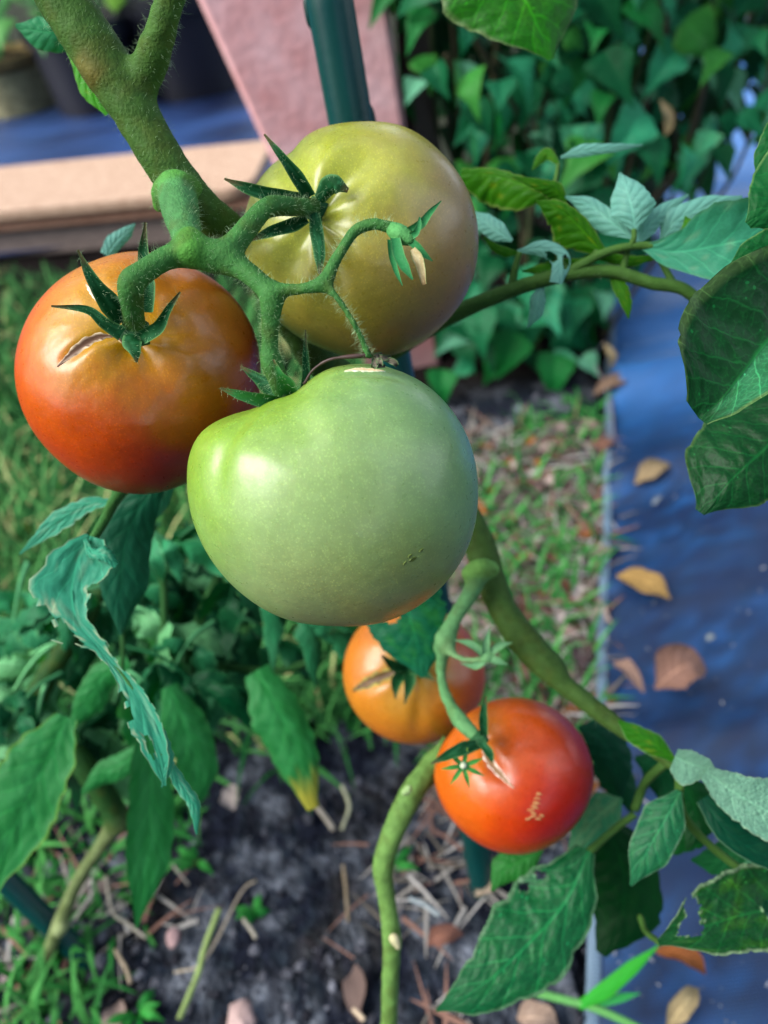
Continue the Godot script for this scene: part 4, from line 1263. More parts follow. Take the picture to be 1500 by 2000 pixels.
	commit(blend_mesh(st2, 0.0014, 0.0014), "side_stem", M.stem, plant)
	# star of the dropped flower lying on the red tomato
	var star := MB.new()
	tube_pts(star, [[905, 1492, .299, 7], [905, 1497, .297, 6], [905, 1500, .2965, 3]], rgb(210, 216, 190), 8, 4)
	var star1 := commit(star, "flower_cup", M.stem, plant)
	for k in 7:
		var a := TAU * k / 7.0 + 0.4
		sepal(star1, [[905, 1496, .2985], [905 + 22 * cos(a), 1498 + 20 * sin(a), .2975], [905 + 44 * cos(a), 1500 + 40 * sin(a), .2985]], [4, 5, 1], {"col": rgb(96, 140, 60), "tip": rgb(110, 140, 60), "nu": 10})

	# leaves low on the right
	leaf(plant, "leaf", [[800, 1120, .335], [798, 1190, .334], [815, 1260, .333], [826, 1324, .334]], [60, 82, 66, 8], [70, 104, 72, 6], {"cl": -0.2, "cr": -0.3, "col": rgb(34, 112, 80), "mottle": rgb(84, 150, 60), "ser": 0.13, "ns": 7.0, "nv": 10, "nu": 40, "seed": 21.0, "holes": [[0.38, -0.35, 0.03, 0.14]]})
	leaf(plant, "leaf", [[1318, 1486, .303], [1280, 1455, .302], [1240, 1430, .302], [1208, 1408, .303]], [6, 26, 24, 3], [6, 22, 16, 3], {"col": rgb(76, 128, 28), "mottle": rgb(120, 152, 40), "rim": rgb(150, 180, 130), "seed": 22.0})
	var wr := {"col": rgb(126, 182, 158), "mottle": rgb(138, 192, 168), "rim": rgb(180, 205, 170), "nv": 14, "nu": 44, "ser": 0.1, "mat": M.leaf_wrinkled, "cl": -0.4, "cr": 0.3}
	leaf(plant, "leaf", [[1318, 1478, .294], [1345, 1490, .291], [1375, 1500, .289], [1400, 1512, .287]], [18, 28, 22, 6], [30, 48, 26, 8], wr.merged({"seed": 23.0}))
	leaf(plant, "leaf", [[1378, 1506, .288], [1430, 1545, .284], [1500, 1585, .281], [1590, 1620, .279]], [14, 40, 70, 90], [18, 44, 56, 60], wr.merged({"seed": 24.0, "ns": 12.0}))
	leaf(plant, "leaf", [[1372, 1560, .296], [1420, 1625, .292], [1490, 1670, .29], [1580, 1700, .29]], [16, 44, 50, 40], [14, 24, 24, 20], {"col": rgb(18, 66, 48), "mottle": rgb(30, 84, 60), "rim": rgb(130, 170, 140), "seed": 25.0, "nv": 10})
	leaf(plant, "leaf", [[1328, 1545, .299], [1300, 1600, .297], [1262, 1665, .296], [1232, 1730, .298]], [6, 40, 44, 3], [8, 46, 36, 3], {"mat": M.leaf_veined, "col": rgb(52, 130, 86), "mottle": rgb(84, 150, 92), "rim": rgb(150, 190, 160), "ser": 0.03, "seed": 26.0, "nv": 10})
	leaf(plant, "leaf", [[1150, 1662, .334], [1105, 1760, .327], [1025, 1850, .321], [940, 1925, .317], [852, 1974, .316]], [14, 66, 92, 56, 3], [30, 100, 100, 56, 4], {"mat": M.leaf_veined, "col": rgb(36, 122, 72), "mottle": rgb(66, 146, 80), "rim": rgb(120, 170, 130), "ser": 0.12, "ns": 7.0, "nv": 16, "nu": 70, "seed": 27.0, "cl": -0.5, "cr": -0.35, "holes": [[0.22, -0.75, 0.022, 0.16], [0.33, -0.8, 0.02, 0.1]]})
	leaf(plant, "leaf", [[1180, 1600, .362], [1215, 1690, .362], [1215, 1780, .362], [1175, 1865, .364]], [24, 74, 80, 10], [24, 80, 84, 16], {"col": rgb(16, 62, 24), "mottle": rgb(24, 78, 30), "ser": 0.16, "seed": 28.0, "nv": 9})
	leaf(plant, "leaf", [[1590, 1765, .298], [1480, 1780, .292], [1390, 1805, .288], [1286, 1842, .287]], [40, 76, 62, 6], [70, 92, 74, 8], {"mat": M.leaf_veined, "col": rgb(28, 96, 46), "mottle": rgb(110, 146, 30), "rim": rgb(170, 200, 160), "ser": 0.1, "seed": 29.0, "nv": 16, "nu": 60, "cl": 0.5, "cr": 0.5, "holes": [[0.80, -0.15, 0.075, 0.34], [0.74, -0.62, 0.04, 0.35], [0.25, 0.05, 0.05, 0.2]]})
	leaf(plant, "leaf", [[1600, 1690, .305], [1520, 1720, .304], [1460, 1750, .304], [1420, 1790, .305]], [20, 50, 44, 6], [30, 60, 50, 6], {"col": rgb(84, 140, 104), "seed": 30.0})
	for L in [
		[[[1130, 1420, .375], [1170, 1440, .372], [1200, 1490, .37], [1215, 1560, .37]], 52, rgb(22, 78, 56)],
		[[[1150, 1500, .38], [1190, 1510, .38], [1215, 1540, .38], [1235, 1590, .38]], 44, rgb(26, 84, 54)],
		[[[1215, 1560, .355], [1185, 1580, .356], [1150, 1615, .357], [1105, 1690, .358]], 46, rgb(96, 150, 110)],
		[[[1320, 1500, .325], [1350, 1560, .325], [1360, 1610, .325], [1340, 1660, .325]], 44, rgb(26, 76, 36)],
		[[[1390, 1590, .34], [1350, 1620, .34], [1310, 1640, .34], [1270, 1640, .34]], 40, rgb(30, 84, 36)],
		[[[1240, 1480, .35], [1280, 1500, .35], [1300, 1540, .35], [1300, 1590, .35]], 40, rgb(26, 80, 46)],
		[[[1060, 1660, .35], [1020, 1680, .35], [985, 1700, .35], [960, 1740, .35]], 40, rgb(62, 122, 52)],
		[[[1500, 1640, .33], [1450, 1660, .33], [1400, 1680, .33], [1350, 1680, .33]], 40, rgb(40, 96, 52)],
		[[[780, 1210, .40], [720, 1210, .405], [680, 1215, .41], [640, 1240, .415]], 30, rgb(20, 66, 28)]]:
		leaf(plant, "leaf", L[0], [4, L[1], L[1] * 0.8, 3], [4, L[1] * 0.9, L[1] * 0.8, 3], {"col": L[2], "ser": 0.15})
	for p in [[[1400, 620, .289, 9], [1560, 612, .268, 9], [1690, 520, .245, 9], [1680, 380, .24, 7], [1620, 260, .24, 6]], [[1690, 520, .245, 8], [1650, 560, .235, 7], [1600, 586, .2265, 6]], [[1690, 520, .245, 7], [1690, 690, .248, 6], [1575, 786, .2475, 5]], [[345, -50, .21, 22], [600, -290, .25, 12], [800, -260, .285, 9], [930, -150, .30, 7]], [[1690, 520, .245, 7], [1660, 400, .238, 6], [1632, 306, .236, 5]], [[1240, 1590, .345, 8], [1200, 1620, .345, 7], [1150, 1664, .335, 8]], [[1250, 1790, .34, 6], [1262, 1820, .33, 6], [1290, 1842, .30, 6]], [[1240, 1580, .345, 9], [1260, 1530, .34, 9], [1300, 1490, .312, 10]], [[1330, 1545, .30, 6], [1330, 1520, .303, 7], [1325, 1500, .307, 8]], [[1380, 1500, .29, 7], [1350, 1505, .296, 8], [1325, 1498, .307, 8]], [[1600, 1770, .30, 8], [1450, 1700, .31, 8], [1340, 1600, .312, 8], [1325, 1510, .308, 9]]]:
		var q := MB.new()
		tube_pts(q, p, M.stem_green, 8, 6, 0.08)
		commit(q, "leaf_stalk", M.stem, plant)

	# chewed leaf hanging at the left
	var ch := MB.new()
	tube_pts(ch, [[330, 840, .305, 14], [270, 925, .292, 13], [228, 972, .284, 12], [196, 1030, .276, 10], [160, 1090, .27, 8], [144, 1150, .266, 7], [158, 1215, .264, 6], [205, 1275, .262, 5], [245, 1325, .26, 4], [290, 1395, .259, 3], [316, 1475, .258, 2]], M.truss_green, 10, 8, 0.08)
	var cut := commit(ch, "leaf_branch", M.stem, plant)
	var cb := {"col": rgb(84, 160, 132), "mottle": rgb(120, 190, 164), "rim": rgb(176, 190, 160), "ser": 0.25, "nv": 12, "nu": 44}
	var bites := []
	for k in 18:
		bites.append([0.22 + 0.034 * k + rr(-.01, .01), (0.98 if k % 2 == 0 else -0.98) * rr(0.9, 1.05), rr(0.006, 0.017), rr(0.15, 0.5)])
	leaf(cut, "leaflet", [[176, 1046, .2695], [150, 1100, .2655], [140, 1160, .263], [152, 1215, .262], [190, 1262, .261], [225, 1305, .260], [262, 1350, .259], [290, 1410, .258], [308, 1470, .2575], [322, 1535, .259]], [30, 80, 44, 24, 20, 14, 20, 28, 24, 3], [14, 68, 104, 70, 14, 10, 34, 50, 32, 3], cb.merged({"seed": 31.0, "col": rgb(104, 182, 158), "mottle": rgb(128, 204, 178), "nu": 150, "nv": 26, "ns": 13.0, "ser": 0.26, "rim": rgb(196, 206, 176), "cl": 0.9, "cr": -0.25, "holes": [[0.27, -0.62, 0.012, 0.09], [0.30, -0.8, 0.018, 0.13], [0.335, -0.5, 0.02, 0.22], [0.345, -0.85, 0.014, 0.12], [0.375, -0.7, 0.016, 0.3], [0.86, -0.4, 0.03, 0.25]] + bites}))
	leaf(cut, "leaflet", [[166, 1052, .268], [180, 1078, .2635], [204, 1085, .2615], [228, 1104, .2625]], [6, 16, 22, 8], [6, 14, 14, 10], cb.merged({"seed": 33.0, "cl": -1.3, "cr": -1.3, "col": rgb(30, 88, 42), "ser": 0.05}))
	leaf(cut, "leaflet", [[296, 1400, .2595], [316, 1440, .2585], [328, 1490, .258], [316, 1538, .259]], [6, 14, 15, 2], [8, 12, 12, 2], cb.merged({"seed": 35.0, "cl": -1.0, "cr": -1.0, "col": rgb(36, 104, 44), "ser": 0.03}))
	leaf(cut, "leaflet", [[318, 1470, .262], [350, 1525, .262], [378, 1572, .262], [384, 1630, .263]], [6, 14, 16, 3], [4, 16, 14, 3], cb.merged({"seed": 36.0, "ser": 0.45, "cl": -1.0}))
	leaf(cut, "leaflet", [[225, 978, .285], [170, 985, .286], [110, 1020, .287], [38, 1082, .288]], [5, 20, 26, 2], [4, 16, 22, 2], cb.merged({"seed": 37.0, "ser": 0.2, "cl": 0.4, "col": rgb(74, 132, 96)}))
	leaf(cut, "leaflet", [[300, 950, .30], [250, 1040, .302], [236, 1140, .303], [236, 1240, .305]], [24, 52, 56, 4], [24, 56, 44, 4], {"col": rgb(36, 94, 70), "mottle": rgb(48, 108, 84), "seed": 38.0, "nv": 9})
	leaf(cut, "leaflet", [[330, 940, .305], [300, 980, .308], [260, 1020, .31], [210, 1070, .312]], [16, 30, 26, 4], [16, 30, 26, 4], {"col": rgb(92, 146, 120), "seed": 39.0})

# ------------------------------------------------------------------ second tomato plant, behind at the lower left
func build_second_plant() -> void:
	var b := ground(90, 1892)
	var plant := thing("tomato_plant", b, "blurred leafy tomato plant with a crooked bent stem, lower left", "plant")
	var st := [
		{"col": rgb(38, 72, 36), "pts": [[300, 900, .46, 14], [200, 1150, .45, 18], [60, 1390, .44, 24], [150, 1480, .44, 24], [205, 1555, .445, 24], [232, 1605, .45, 22]]},
		{"col": rgb(104, 116, 78), "pts": [[232, 1600, .45, 20], [195, 1655, .468, 14], [155, 1715, .49, 13], [122, 1790, .515, 14], [100, 1845, .535, 13], [86, 1900, .556, 11]]},
		{"col": rgb(130, 140, 100), "pts": [[116, 1818, .515, 13], [124, 1808, .513, 10]]},
	]
	commit(blend_mesh(st, 0.0018, 0.0018), "stem", M.stem, plant)
	for p in [[[430, 1120, .45, 10], [395, 1200, .45, 11], [370, 1300, .455, 10], [390, 1420, .46, 8]], [[290, 1000, .44, 10], [320, 1150, .44, 8], [318, 1300, .445, 7], [345, 1420, .45, 5]], [[640, 1280, .46, 8], [540, 1310, .46, 8], [430, 1300, .46, 9], [380, 1290, .456, 9]], [[232, 1180, .40, 5], [240, 1260, .40, 5], [236, 1330, .405, 4]]]:
		var q := MB.new()
		tube_pts(q, p, rgb(44, 84, 44), 8, 6)
		commit(q, "leaf_stalk", M.stem, plant)
	var g := {"col": rgb(58, 128, 66), "mottle": rgb(92, 156, 92), "ser": 0.15, "nv": 9, "nu": 32}
	leaf(plant, "leaf", [[130, 1400, .372], [90, 1490, .366], [35, 1600, .362], [-20, 1735, .362]], [22, 62, 74, 20], [26, 84, 90, 30], g.merged({"seed": 41.0, "rim": rgb(110, 150, 40), "cl": 0.5, "col": rgb(62, 138, 74)}))
	leaf(plant, "leaf", [[290, 1400, .40], [296, 1530, .398], [288, 1670, .397], [266, 1814, .40]], [20, 46, 52, 3], [24, 48, 46, 3], g.merged({"seed": 42.0, "cl": -0.3, "cr": 0.4, "col": rgb(56, 132, 56)}))
	leaf(plant, "leaf", [[500, 1310, .42], [545, 1390, .415], [585, 1480, .413], [612, 1580, .415]], [30, 50, 44, 12], [30, 66, 56, 16], g.merged({"seed": 43.0, "col": rgb(52, 112, 30), "mottle": rgb(78, 130, 34), "tip": rgb(190, 180, 70)}))
	leaf(plant, "leaf", [[250, 1290, .41], [200, 1320, .412], [170, 1370, .414], [140, 1420, .415]], [16, 34, 40, 6], [14, 30, 30, 6], g.merged({"seed": 44.0}))
	leaf(plant, "leaf", [[330, 1340, .41], [360, 1420, .41], [385, 1500, .412], [375, 1600, .414]], [20, 50, 46, 6], [20, 50, 40, 6], g.merged({"seed": 45.0, "col": rgb(54, 112, 84)}))
	leaf(plant, "leaf", [[280, 1460, .42], [240, 1490, .42], [200, 1510, .422], [160, 1550, .424]], [14, 30, 30, 4], [14, 24, 24, 4], g.merged({"seed": 46.0, "col": rgb(82, 138, 110)}))
	# sprays of lobed leaflets
	for k in 50:
		var x := rr(200, 600); var y := rr(940, 1230)
		if k % 3 == 1:
			x = rr(-40, 240); y = rr(1080, 1400)
		elif k % 3 == 2:
			x = rr(60, 480); y = rr(1000, 1330)
		var d := rr(0.42, 0.52)
		var a := rr(0.2, 2.9); var L := rr(140, 250)
		var ux := cos(a); var uy := sin(a)
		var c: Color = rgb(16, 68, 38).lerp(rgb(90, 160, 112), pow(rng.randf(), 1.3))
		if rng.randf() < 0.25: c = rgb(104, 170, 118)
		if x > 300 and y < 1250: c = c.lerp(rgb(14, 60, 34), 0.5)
		var q := MB.new()
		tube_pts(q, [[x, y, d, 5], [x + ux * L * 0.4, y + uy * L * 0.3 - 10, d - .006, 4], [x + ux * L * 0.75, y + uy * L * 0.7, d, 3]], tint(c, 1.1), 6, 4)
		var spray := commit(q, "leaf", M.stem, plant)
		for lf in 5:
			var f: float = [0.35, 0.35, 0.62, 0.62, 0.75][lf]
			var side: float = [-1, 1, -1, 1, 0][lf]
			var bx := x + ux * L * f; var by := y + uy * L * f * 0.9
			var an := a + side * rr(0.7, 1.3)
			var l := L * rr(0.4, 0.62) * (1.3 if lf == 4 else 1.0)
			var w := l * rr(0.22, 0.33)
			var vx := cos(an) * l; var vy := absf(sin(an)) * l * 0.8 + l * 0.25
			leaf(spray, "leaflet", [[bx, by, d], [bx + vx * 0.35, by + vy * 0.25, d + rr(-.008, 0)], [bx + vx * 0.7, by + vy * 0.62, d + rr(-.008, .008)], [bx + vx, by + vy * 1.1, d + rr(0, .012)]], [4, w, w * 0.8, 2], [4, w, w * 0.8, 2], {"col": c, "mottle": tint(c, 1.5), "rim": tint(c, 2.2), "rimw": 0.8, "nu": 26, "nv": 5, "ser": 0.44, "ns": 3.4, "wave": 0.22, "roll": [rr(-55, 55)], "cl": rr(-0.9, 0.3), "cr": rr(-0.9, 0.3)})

# ------------------------------------------------------------------ the vine on the right
func build_vine() -> void:
	var base := wall(1030, 790, 0.98)
	base.y = 0
	var vine := thing("climbing_vine", base, "dense vine of drooping pointed leaves beside the blue mat, upper right", "vine")
	for k in 16:
		var x := rr(830, 1440)
		var z := rr(0.95, 1.15)
		var q := []
		var p0 := wall(clampf(x * 0.6 + 420, 880, 1170), 770, z); p0.y = 0
		var p1 := wall(x, rr(250, 450), z + rr(-.05, .05)); var p2 := wall(x + rr(-150, 150), rr(-120, 120), z - 0.08)
		var c := p0.lerp(p1, 0.5) + Vector3(rr(-.03, .03), 0, rr(-.03, .03))
		for p in [p0, c, p1, p2]: q.append(Vector4(p.x, p.y, p.z, rr(0.002, 0.004)))
		var b := MB.new()
		tube(b, q, rgb(52, 70, 44).lerp(rgb(96, 80, 70), rng.randf()), 6, 6)
		commit(b, "vine_stem", M.stem, vine)
	# six shapes of leaf, about 6 cm long, hanging tip down
	var shapes := []
	for k in 9:
		var q := [Vector3(0, 0, 0), Vector3(rr(-.002, .002), -0.014, 0.004), Vector3(0, -0.034, 0.003), Vector3(rr(-.004, .004), -0.062, -0.008 * (k % 3))]
		var w := F * 0.001
		var c: Color = [rgb(58, 132, 94), rgb(34, 108, 70), rgb(84, 166, 126), rgb(34, 104, 68), rgb(96, 176, 136), rgb(44, 122, 60), rgb(110, 180, 150), rgb(26, 92, 56), rgb(84, 140, 60)][k]
		var m := leaf3(q, [9.0 * w, (23 + (k * 5) % 7) * w, 25.0 * w, 16.0 * w, 7.0 * w, 0.6 * w], [9.0 * w, (24 + (k * 3) % 6) * w, 24.0 * w, 17.0 * w, 7.0 * w, 0.6 * w], [1.0, 1.0], {"nu": 18, "nv": 6, "ser": 0.12, "ns": 2.0, "cl": rr(-1.1, .6), "cr": rr(-1.1, .6), "fold": rr(-.2, .5), "wave": 0.18, "col": c, "mottle": tint(c, 1.2), "eye": Vector3(0, 0, 1), "seed": k * 3.0})
		shapes.append(mesh_of(m, Vector3.ZERO))
	var n := 0
	var tries := 0
	while n < 298 and tries < 5000:
		tries += 1
		var x := rr(775, 1560); var y := rr(-90, 770)
		if tries % 3 == 0:
			x = rr(860, 1190); y = rr(560, 800)
		# lower edge of the mass, rising to the right
		var limit := 810.0 if x < 1040 else (810.0 - (x - 1040) * 0.6 if x < 1200 else 600.0 - (x - 1200) * 1.5)
		if x > 1400: limit = 260
		if y > limit - 12: continue
		if x < 870 and y > 200 and y < 560: continue
		if x < 860 and y > 560: continue
		if fn.get_noise_2d(x * 0.55, y * 0.55) < -0.28 and rng.randf() < 0.75: continue
		var z := rr(0.80, 1.18)
		if y > 500: z = rr(0.86, 1.08)
		var p := wall(x, y, z)
		if p.y < 0.035: continue
		var o := MeshInstance3D.new()
		o.name = child_name(vine, "leaf") if n < 1 else "leaf_%03d" % n
		o.mesh = shapes[rng.randi() % 9]
		o.material_override = M.leaf
		var bs := Basis(Vector3.UP, rr(-0.8, 0.8)) * Basis(Vector3.RIGHT, rr(-1.1, -0.2)) * Basis(Vector3.BACK, rr(-0.95, 0.95))
		o.transform = Transform3D(bs.scaled(Vector3.ONE * (rr(0.45, 0.75) if rng.randf() < 0.5 else rr(0.7, 1.05))), p - base)
		vine.add_child(o)
		n += 1
	# inner leaves, shade painted into their green, too many and hidden to pick apart
	var mass := MB.new()
	for k in 900:
		var x := rr(790, 1600); var y := rr(-620, 700)  # includes unseen leaves above the view, added to shade the inside
		var limit := 760.0 if x < 1040 else (760.0 - (x - 1040) * 0.6 if x < 1200 else 560.0 - (x - 1200) * 1.5)
		if x > 1400: limit = 230
		if y > limit: continue
		if x < 870 and y > 150: continue
		var p := wall(x, y, rr(1.02, 1.4) if y > -60 else rr(0.85, 1.4))
		if p.y < 0.03: continue
		var bs := Basis(Vector3.UP, rr(-1.2, 1.2)) * Basis(Vector3.RIGHT, rr(-1.0, 0.3)) * Basis(Vector3.BACK, rr(-0.7, 0.7))
		var s := rr(0.8, 1.3)
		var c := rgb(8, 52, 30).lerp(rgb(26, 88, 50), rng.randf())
		var g := []
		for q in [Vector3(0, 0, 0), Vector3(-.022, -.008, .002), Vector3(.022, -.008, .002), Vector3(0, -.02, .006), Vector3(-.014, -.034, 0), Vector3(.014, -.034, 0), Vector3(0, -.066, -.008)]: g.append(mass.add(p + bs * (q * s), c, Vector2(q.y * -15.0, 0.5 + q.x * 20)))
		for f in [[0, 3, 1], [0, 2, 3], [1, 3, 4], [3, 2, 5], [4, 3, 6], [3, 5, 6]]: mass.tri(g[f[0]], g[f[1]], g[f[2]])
	commit(mass, "shade_leaves", M.leaf, vine).set_meta("kind", "stuff")
	# a few withered leaves caught among the green
	for k in [[1290, 195], [1135, 270], [1180, 670]]:
		var p := wall(k[0], k[1], 0.86)
		var q := MB.new()
		q = leaf3([p, p + Vector3(0.006, -0.012, 0.004), p + Vector3(0.012, -0.026, 0.0), p + Vector3(0.01, -0.036, -0.004)], [2, 16, 7, 2], [2, 7, 13, 2], [0.85, 0.85], {"nu": 12, "nv": 4, "col": rgb(150, 132, 100), "mottle": rgb(190, 176, 140), "wave": 0.5, "ser": 0.3, "cl": 1.2, "mat": M.dry})
		commit(q, "withered_leaf", M.dry, vine)

func build_potted(at_: Vector3, label: String, n: int, spread: float, high: float, col: Color) -> void:
	var o := thing("potted_plant", at_, label, "plant")
	for s in 4:
		var b := MB.new()
		var e := at_ + Vector3(rr(-1, 1) * spread * 0.6, high * rr(0.6, 0.9), rr(-1, 1) * spread * 0.6)
		tube(b, [Vector4(at_.x, at_.y, at_.z, .004), Vector4((at_.x + e.x) / 2 + rr(-.02, .02), at_.y + high * 0.4, (at_.z + e.z) / 2, .003), Vector4(e.x, e.y, e.z, .0015)], col, 6, 5)
		commit(b, "stem", M.stem, o)
	for k in n:
		var p := at_ + Vector3(rr(-1, 1) * spread, high * rr(0.15, 1.0), rr(-1, 1) * spread)
		var a := rr(0, TAU); var L := rr(0.06, 0.13)
		var h := Vector3(cos(a), 0, sin(a)) * L
		var w := F * 0.001
		var m := leaf3([p, p + h * 0.35 + Vector3(0, .01, 0), p + h * 0.7, p + h + Vector3(0, -L * rr(.1, .6), 0)], [2 * w, L * 260 * w, L * 220 * w, w], [2 * w, L * 260 * w, L * 220 * w, w], [1.0, 1.0], {"nu": 10, "nv": 3, "col": col.lerp(rgb(150, 190, 80), rng.randf() * 0.5), "eye": p + Vector3(0, 1, 0.3)})
		commit(m, "leaf", M.leaf, o)

# ------------------------------------------------------------------ stakes, grass, litter
func build_stakes() -> void:
	var col := rgb(8, 52, 50)
	for s in [
		["tall green plastic garden stake with small nubs, behind the upper tomato", [[628, -90, .295], [642, 0, .30], [682, 235, .325], [800, 930, .425], [942, 1720, .55]], 0.0088, 26],
		["short green stake leaning in the soil at the lower left edge", [[-150, 1560, .50], [10, 1715, .525], [132, 1838, .545]], 0.0075, 0]]:
		var pts: Array = s[1]
		var a := a3(pts[0]); var e := a3(pts[-1])
		e = e + (e - a).normalized() * 0.03
		var o := thing("garden_stake", Vector3(e.x, 0, e.z), s[0], "stake", "green garden stakes")
		var b := MB.new()
		var q := []
		for k in 5:
			var p := a.lerp(e, k / 4.0)
			q.append(Vector4(p.x, p.y, p.z, s[2]))
		tube(b, q, col, 24, 8)
		commit(b, "pole", M.plastic, o)
		var T := (e - a).normalized()
		var u := T.cross(Vector3(0, 0, 1)).normalized(); var w := T.cross(u)
		for k in s[3]:
			var f: float = 0.03 + 0.94 * (k / float(s[3]))
			var an: float = [0.1, 1.6, 3.1, 2.2][k % 4] + rr(-.1, .1)
			var p: Vector3 = a.lerp(e, f) + (u * cos(an) + w * sin(an)) * (s[2] - 0.0002)
			var nb := MB.new()
			tube(nb, [Vector4(p.x - T.x * .006, p.y - T.y * .006, p.z - T.z * .006, .0002), Vector4(p.x - T.x * .003, p.y - T.y * .003, p.z - T.z * .003, .0014), Vector4(p.x + T.x * .003, p.y + T.y * .003, p.z + T.z * .003, .0015), Vector4(p.x + T.x * .006, p.y + T.y * .006, p.z + T.z * .006, .0002)], tint(col, 0.7), 6, 3)
			commit(nb, "nub", M.plastic, o)

func blade_mesh(w: float, L: float, bend: float) -> ArrayMesh:
	var b := MB.new()
	for i in 5:
		var f := i / 4.0
		var ww := w * (1.0 - f * f) + 0.0002
		var p := Vector3(0, L * f * (1 - 0.25 * bend * f), L * bend * f * f)
		b.add(p - Vector3(ww, 0, 0)); b.add(p + Vector3(0, 0, -ww * 0.3)); b.add(p + Vector3(ww, 0, 0))
	for i in 4:
		for j in 2:
			var a := i * 3 + j
			b.quad(a, a + 3, a + 4, a + 1)
	return mesh_of(b, Vector3.ZERO)
func scatter(called: String, mesh: Mesh, mat: Material, label: String, category: String, spots: Array) -> void:
	var mm := MultiMesh.new()
	mm.transform_format = MultiMesh.TRANSFORM_3D
	mm.use_colors = true
	mm.mesh = mesh
	mm.instance_count = spots.size()
	for i in spots.size():
		mm.set_instance_transform(i, spots[i][0])
		mm.set_instance_color(i, spots[i][1])
	var o := MultiMeshInstance3D.new()
	o.name = numbered(called)
	o.multimesh = mm
	o.material_override = mat
	add_child(o)
	tag(o, label, category, "", "stuff")
func build_grass() -> void:
	var spots := []
	for k in 15000:
		var x := rr(-260, 700); var y := rr(545, 1500)
		var p := ground(x, y)
		var dens := smoothstep(1500, 1050, y + (x - 100) * 0.35) + 0.10
		if y > 1050 and x > 250: dens = maxf(dens, 0.45 * smoothstep(1560, 1350, y))
		if fn.get_noise_2d(p.x * 90, p.z * 90) * 0.6 + 0.6 < rng.randf() or rng.randf() > dens: continue
		var s := rr(0.5, 1.3) * (0.55 + 0.45 * smoothstep(540, 720, y))
		var c := rgb(12, 66, 28).lerp(rgb(80, 142, 76), pow(rng.randf(), 1.4))
		if rng.randf() < 0.12: c = rgb(160, 165, 110)
		spots.append([Transform3D(Basis(Vector3.UP, rr(0, TAU)) * Basis(Vector3.RIGHT, rr(-0.2, 0.9)) * Basis.from_scale(Vector3(s, s, s)), p + Vector3(0, soil_height(p.x, p.z), 0)), c])
	scatter("grass", blade_mesh(0.0022, 0.075, 0.5), M.grass, "blurred green grass and weeds below the timber bed, left", "grass", spots)
	spots = []
	for k in 3300:
		var x := rr(-150, 900); var y := rr(1380, 2150)
		if k < 1000:
			x = rr(560, 960); y = rr(1230, 1560)
		elif k < 1900:
			x = rr(880, 1180); y = rr(780, 1480)
		var p := ground(x, y)
		if p.x > mat_edge(p.z) - 0.004: continue
		if fn.get_noise_2d(p.x * 160 + 700, p.z * 160) < (0.18 if k > 1900 else -0.15): continue
		var s := rr(0.35, 0.9)
		var c := rgb(22, 84, 34).lerp(rgb(70, 134, 66), rng.randf())
		spots.append([Transform3D(Basis(Vector3.UP, rr(0, TAU)) * Basis(Vector3.RIGHT, rr(-0.3, 1.1)) * Basis.from_scale(Vector3(s, s, s)), p + Vector3(0, soil_height(p.x, p.z), 0)), c])
	scatter("weeds", blade_mesh(0.003, 0.05, 0.7), M.grass, "sparse green weeds sprouting from the soil and along the mat", "weeds", spots)
	# fine dry litter: straw and leaf crumbs
	spots = []
	for k in 4400:
		var x := rr(870, 1185); var y := rr(835, 1600)
		if k > 2600:
			x = rr(-150, 1150); y = rr(1430, 2150)
		var p := ground(x, y)
		if p.x > mat_edge(p.z) + 0.004: continue
		if k > 2600 and rng.randf() < 0.5: continue
		if k > 2600 and fn.get_noise_2d(p.x * 120 + 70, p.z * 120) < 0.22 and rng.randf() < 0.992: continue
		var s := rr(0.3, 1.1)
		var c := rgb(84, 78, 70).lerp(rgb(164, 160, 156), pow(rng.randf(), 1.6))
		if rng.randf() < 0.3: c = rgb(112, 84, 74)
		spots.append([Transform3D(Basis(Vector3.UP, rr(0, TAU)) * Basis(Vector3.RIGHT, rr(1.1, 1.6)) * Basis.from_scale(Vector3(s * rr(0.4, 1.4), s, s)), p + Vector3(0, soil_height(p.x, p.z) + rr(0.001, 0.008), 0)), c])
	scatter("straw_litter", blade_mesh(0.0012, 0.045, 0.2), M.dry, "fine dry straw scattered over the soil beside the mat", "straw", spots)
	# crumbs and clods of soil
	spots = []
	for k in 1500:
		var x := rr(-150, 1160); var y := rr(1380, 2150)
		if k > 1000:
			x = rr(860, 1180); y = rr(760, 1400)
		var p := ground(x, y)
		if p.x > mat_edge(p.z) - 0.003: continue
		if fn.get_noise_2d(p.x * 140 + 30, p.z * 140) < -0.1: continue
		var s := 0.0007 + 0.0036 * pow(rng.randf(), 4.0)
		var c := rgb(48, 48, 56).lerp(rgb(146, 148, 160), pow(rng.randf(), 1.5))
		spots.append([Transform3D(Basis.from_euler(Vector3(rr(0, 6), rr(0, 6), rr(0, 6))) * Basis.from_scale(Vector3(s * rr(0.7, 1.5), s, s * rr(0.7, 1.3))), p + Vector3(0, soil_height(p.x, p.z) + s * 0.3, 0)), c])
	var cm := MB.new()
	for j in 7:
		for k in 9:
			var th := PI * j / 6.0; var ph := TAU * k / 9
			var d := Vector3(sin(th) * cos(ph), cos(th), sin(th) * sin(ph))
			cm.add(d * (1 + 0.9 * fn.get_noise_3dv(d * 70 + Vector3(9, 4, 2))))
	for j in 6:
		for k in 9:
			cm.quad(j * 9 + k, j * 9 + (k + 1) % 9, (j + 1) * 9 + (k + 1) % 9, (j + 1) * 9 + k)
	scatter("soil_crumbs", mesh_of(cm, Vector3.ZERO, true), M.soil, "small grey clods and crumbs lying on the bare soil", "soil crumbs", spots)
	spots = []
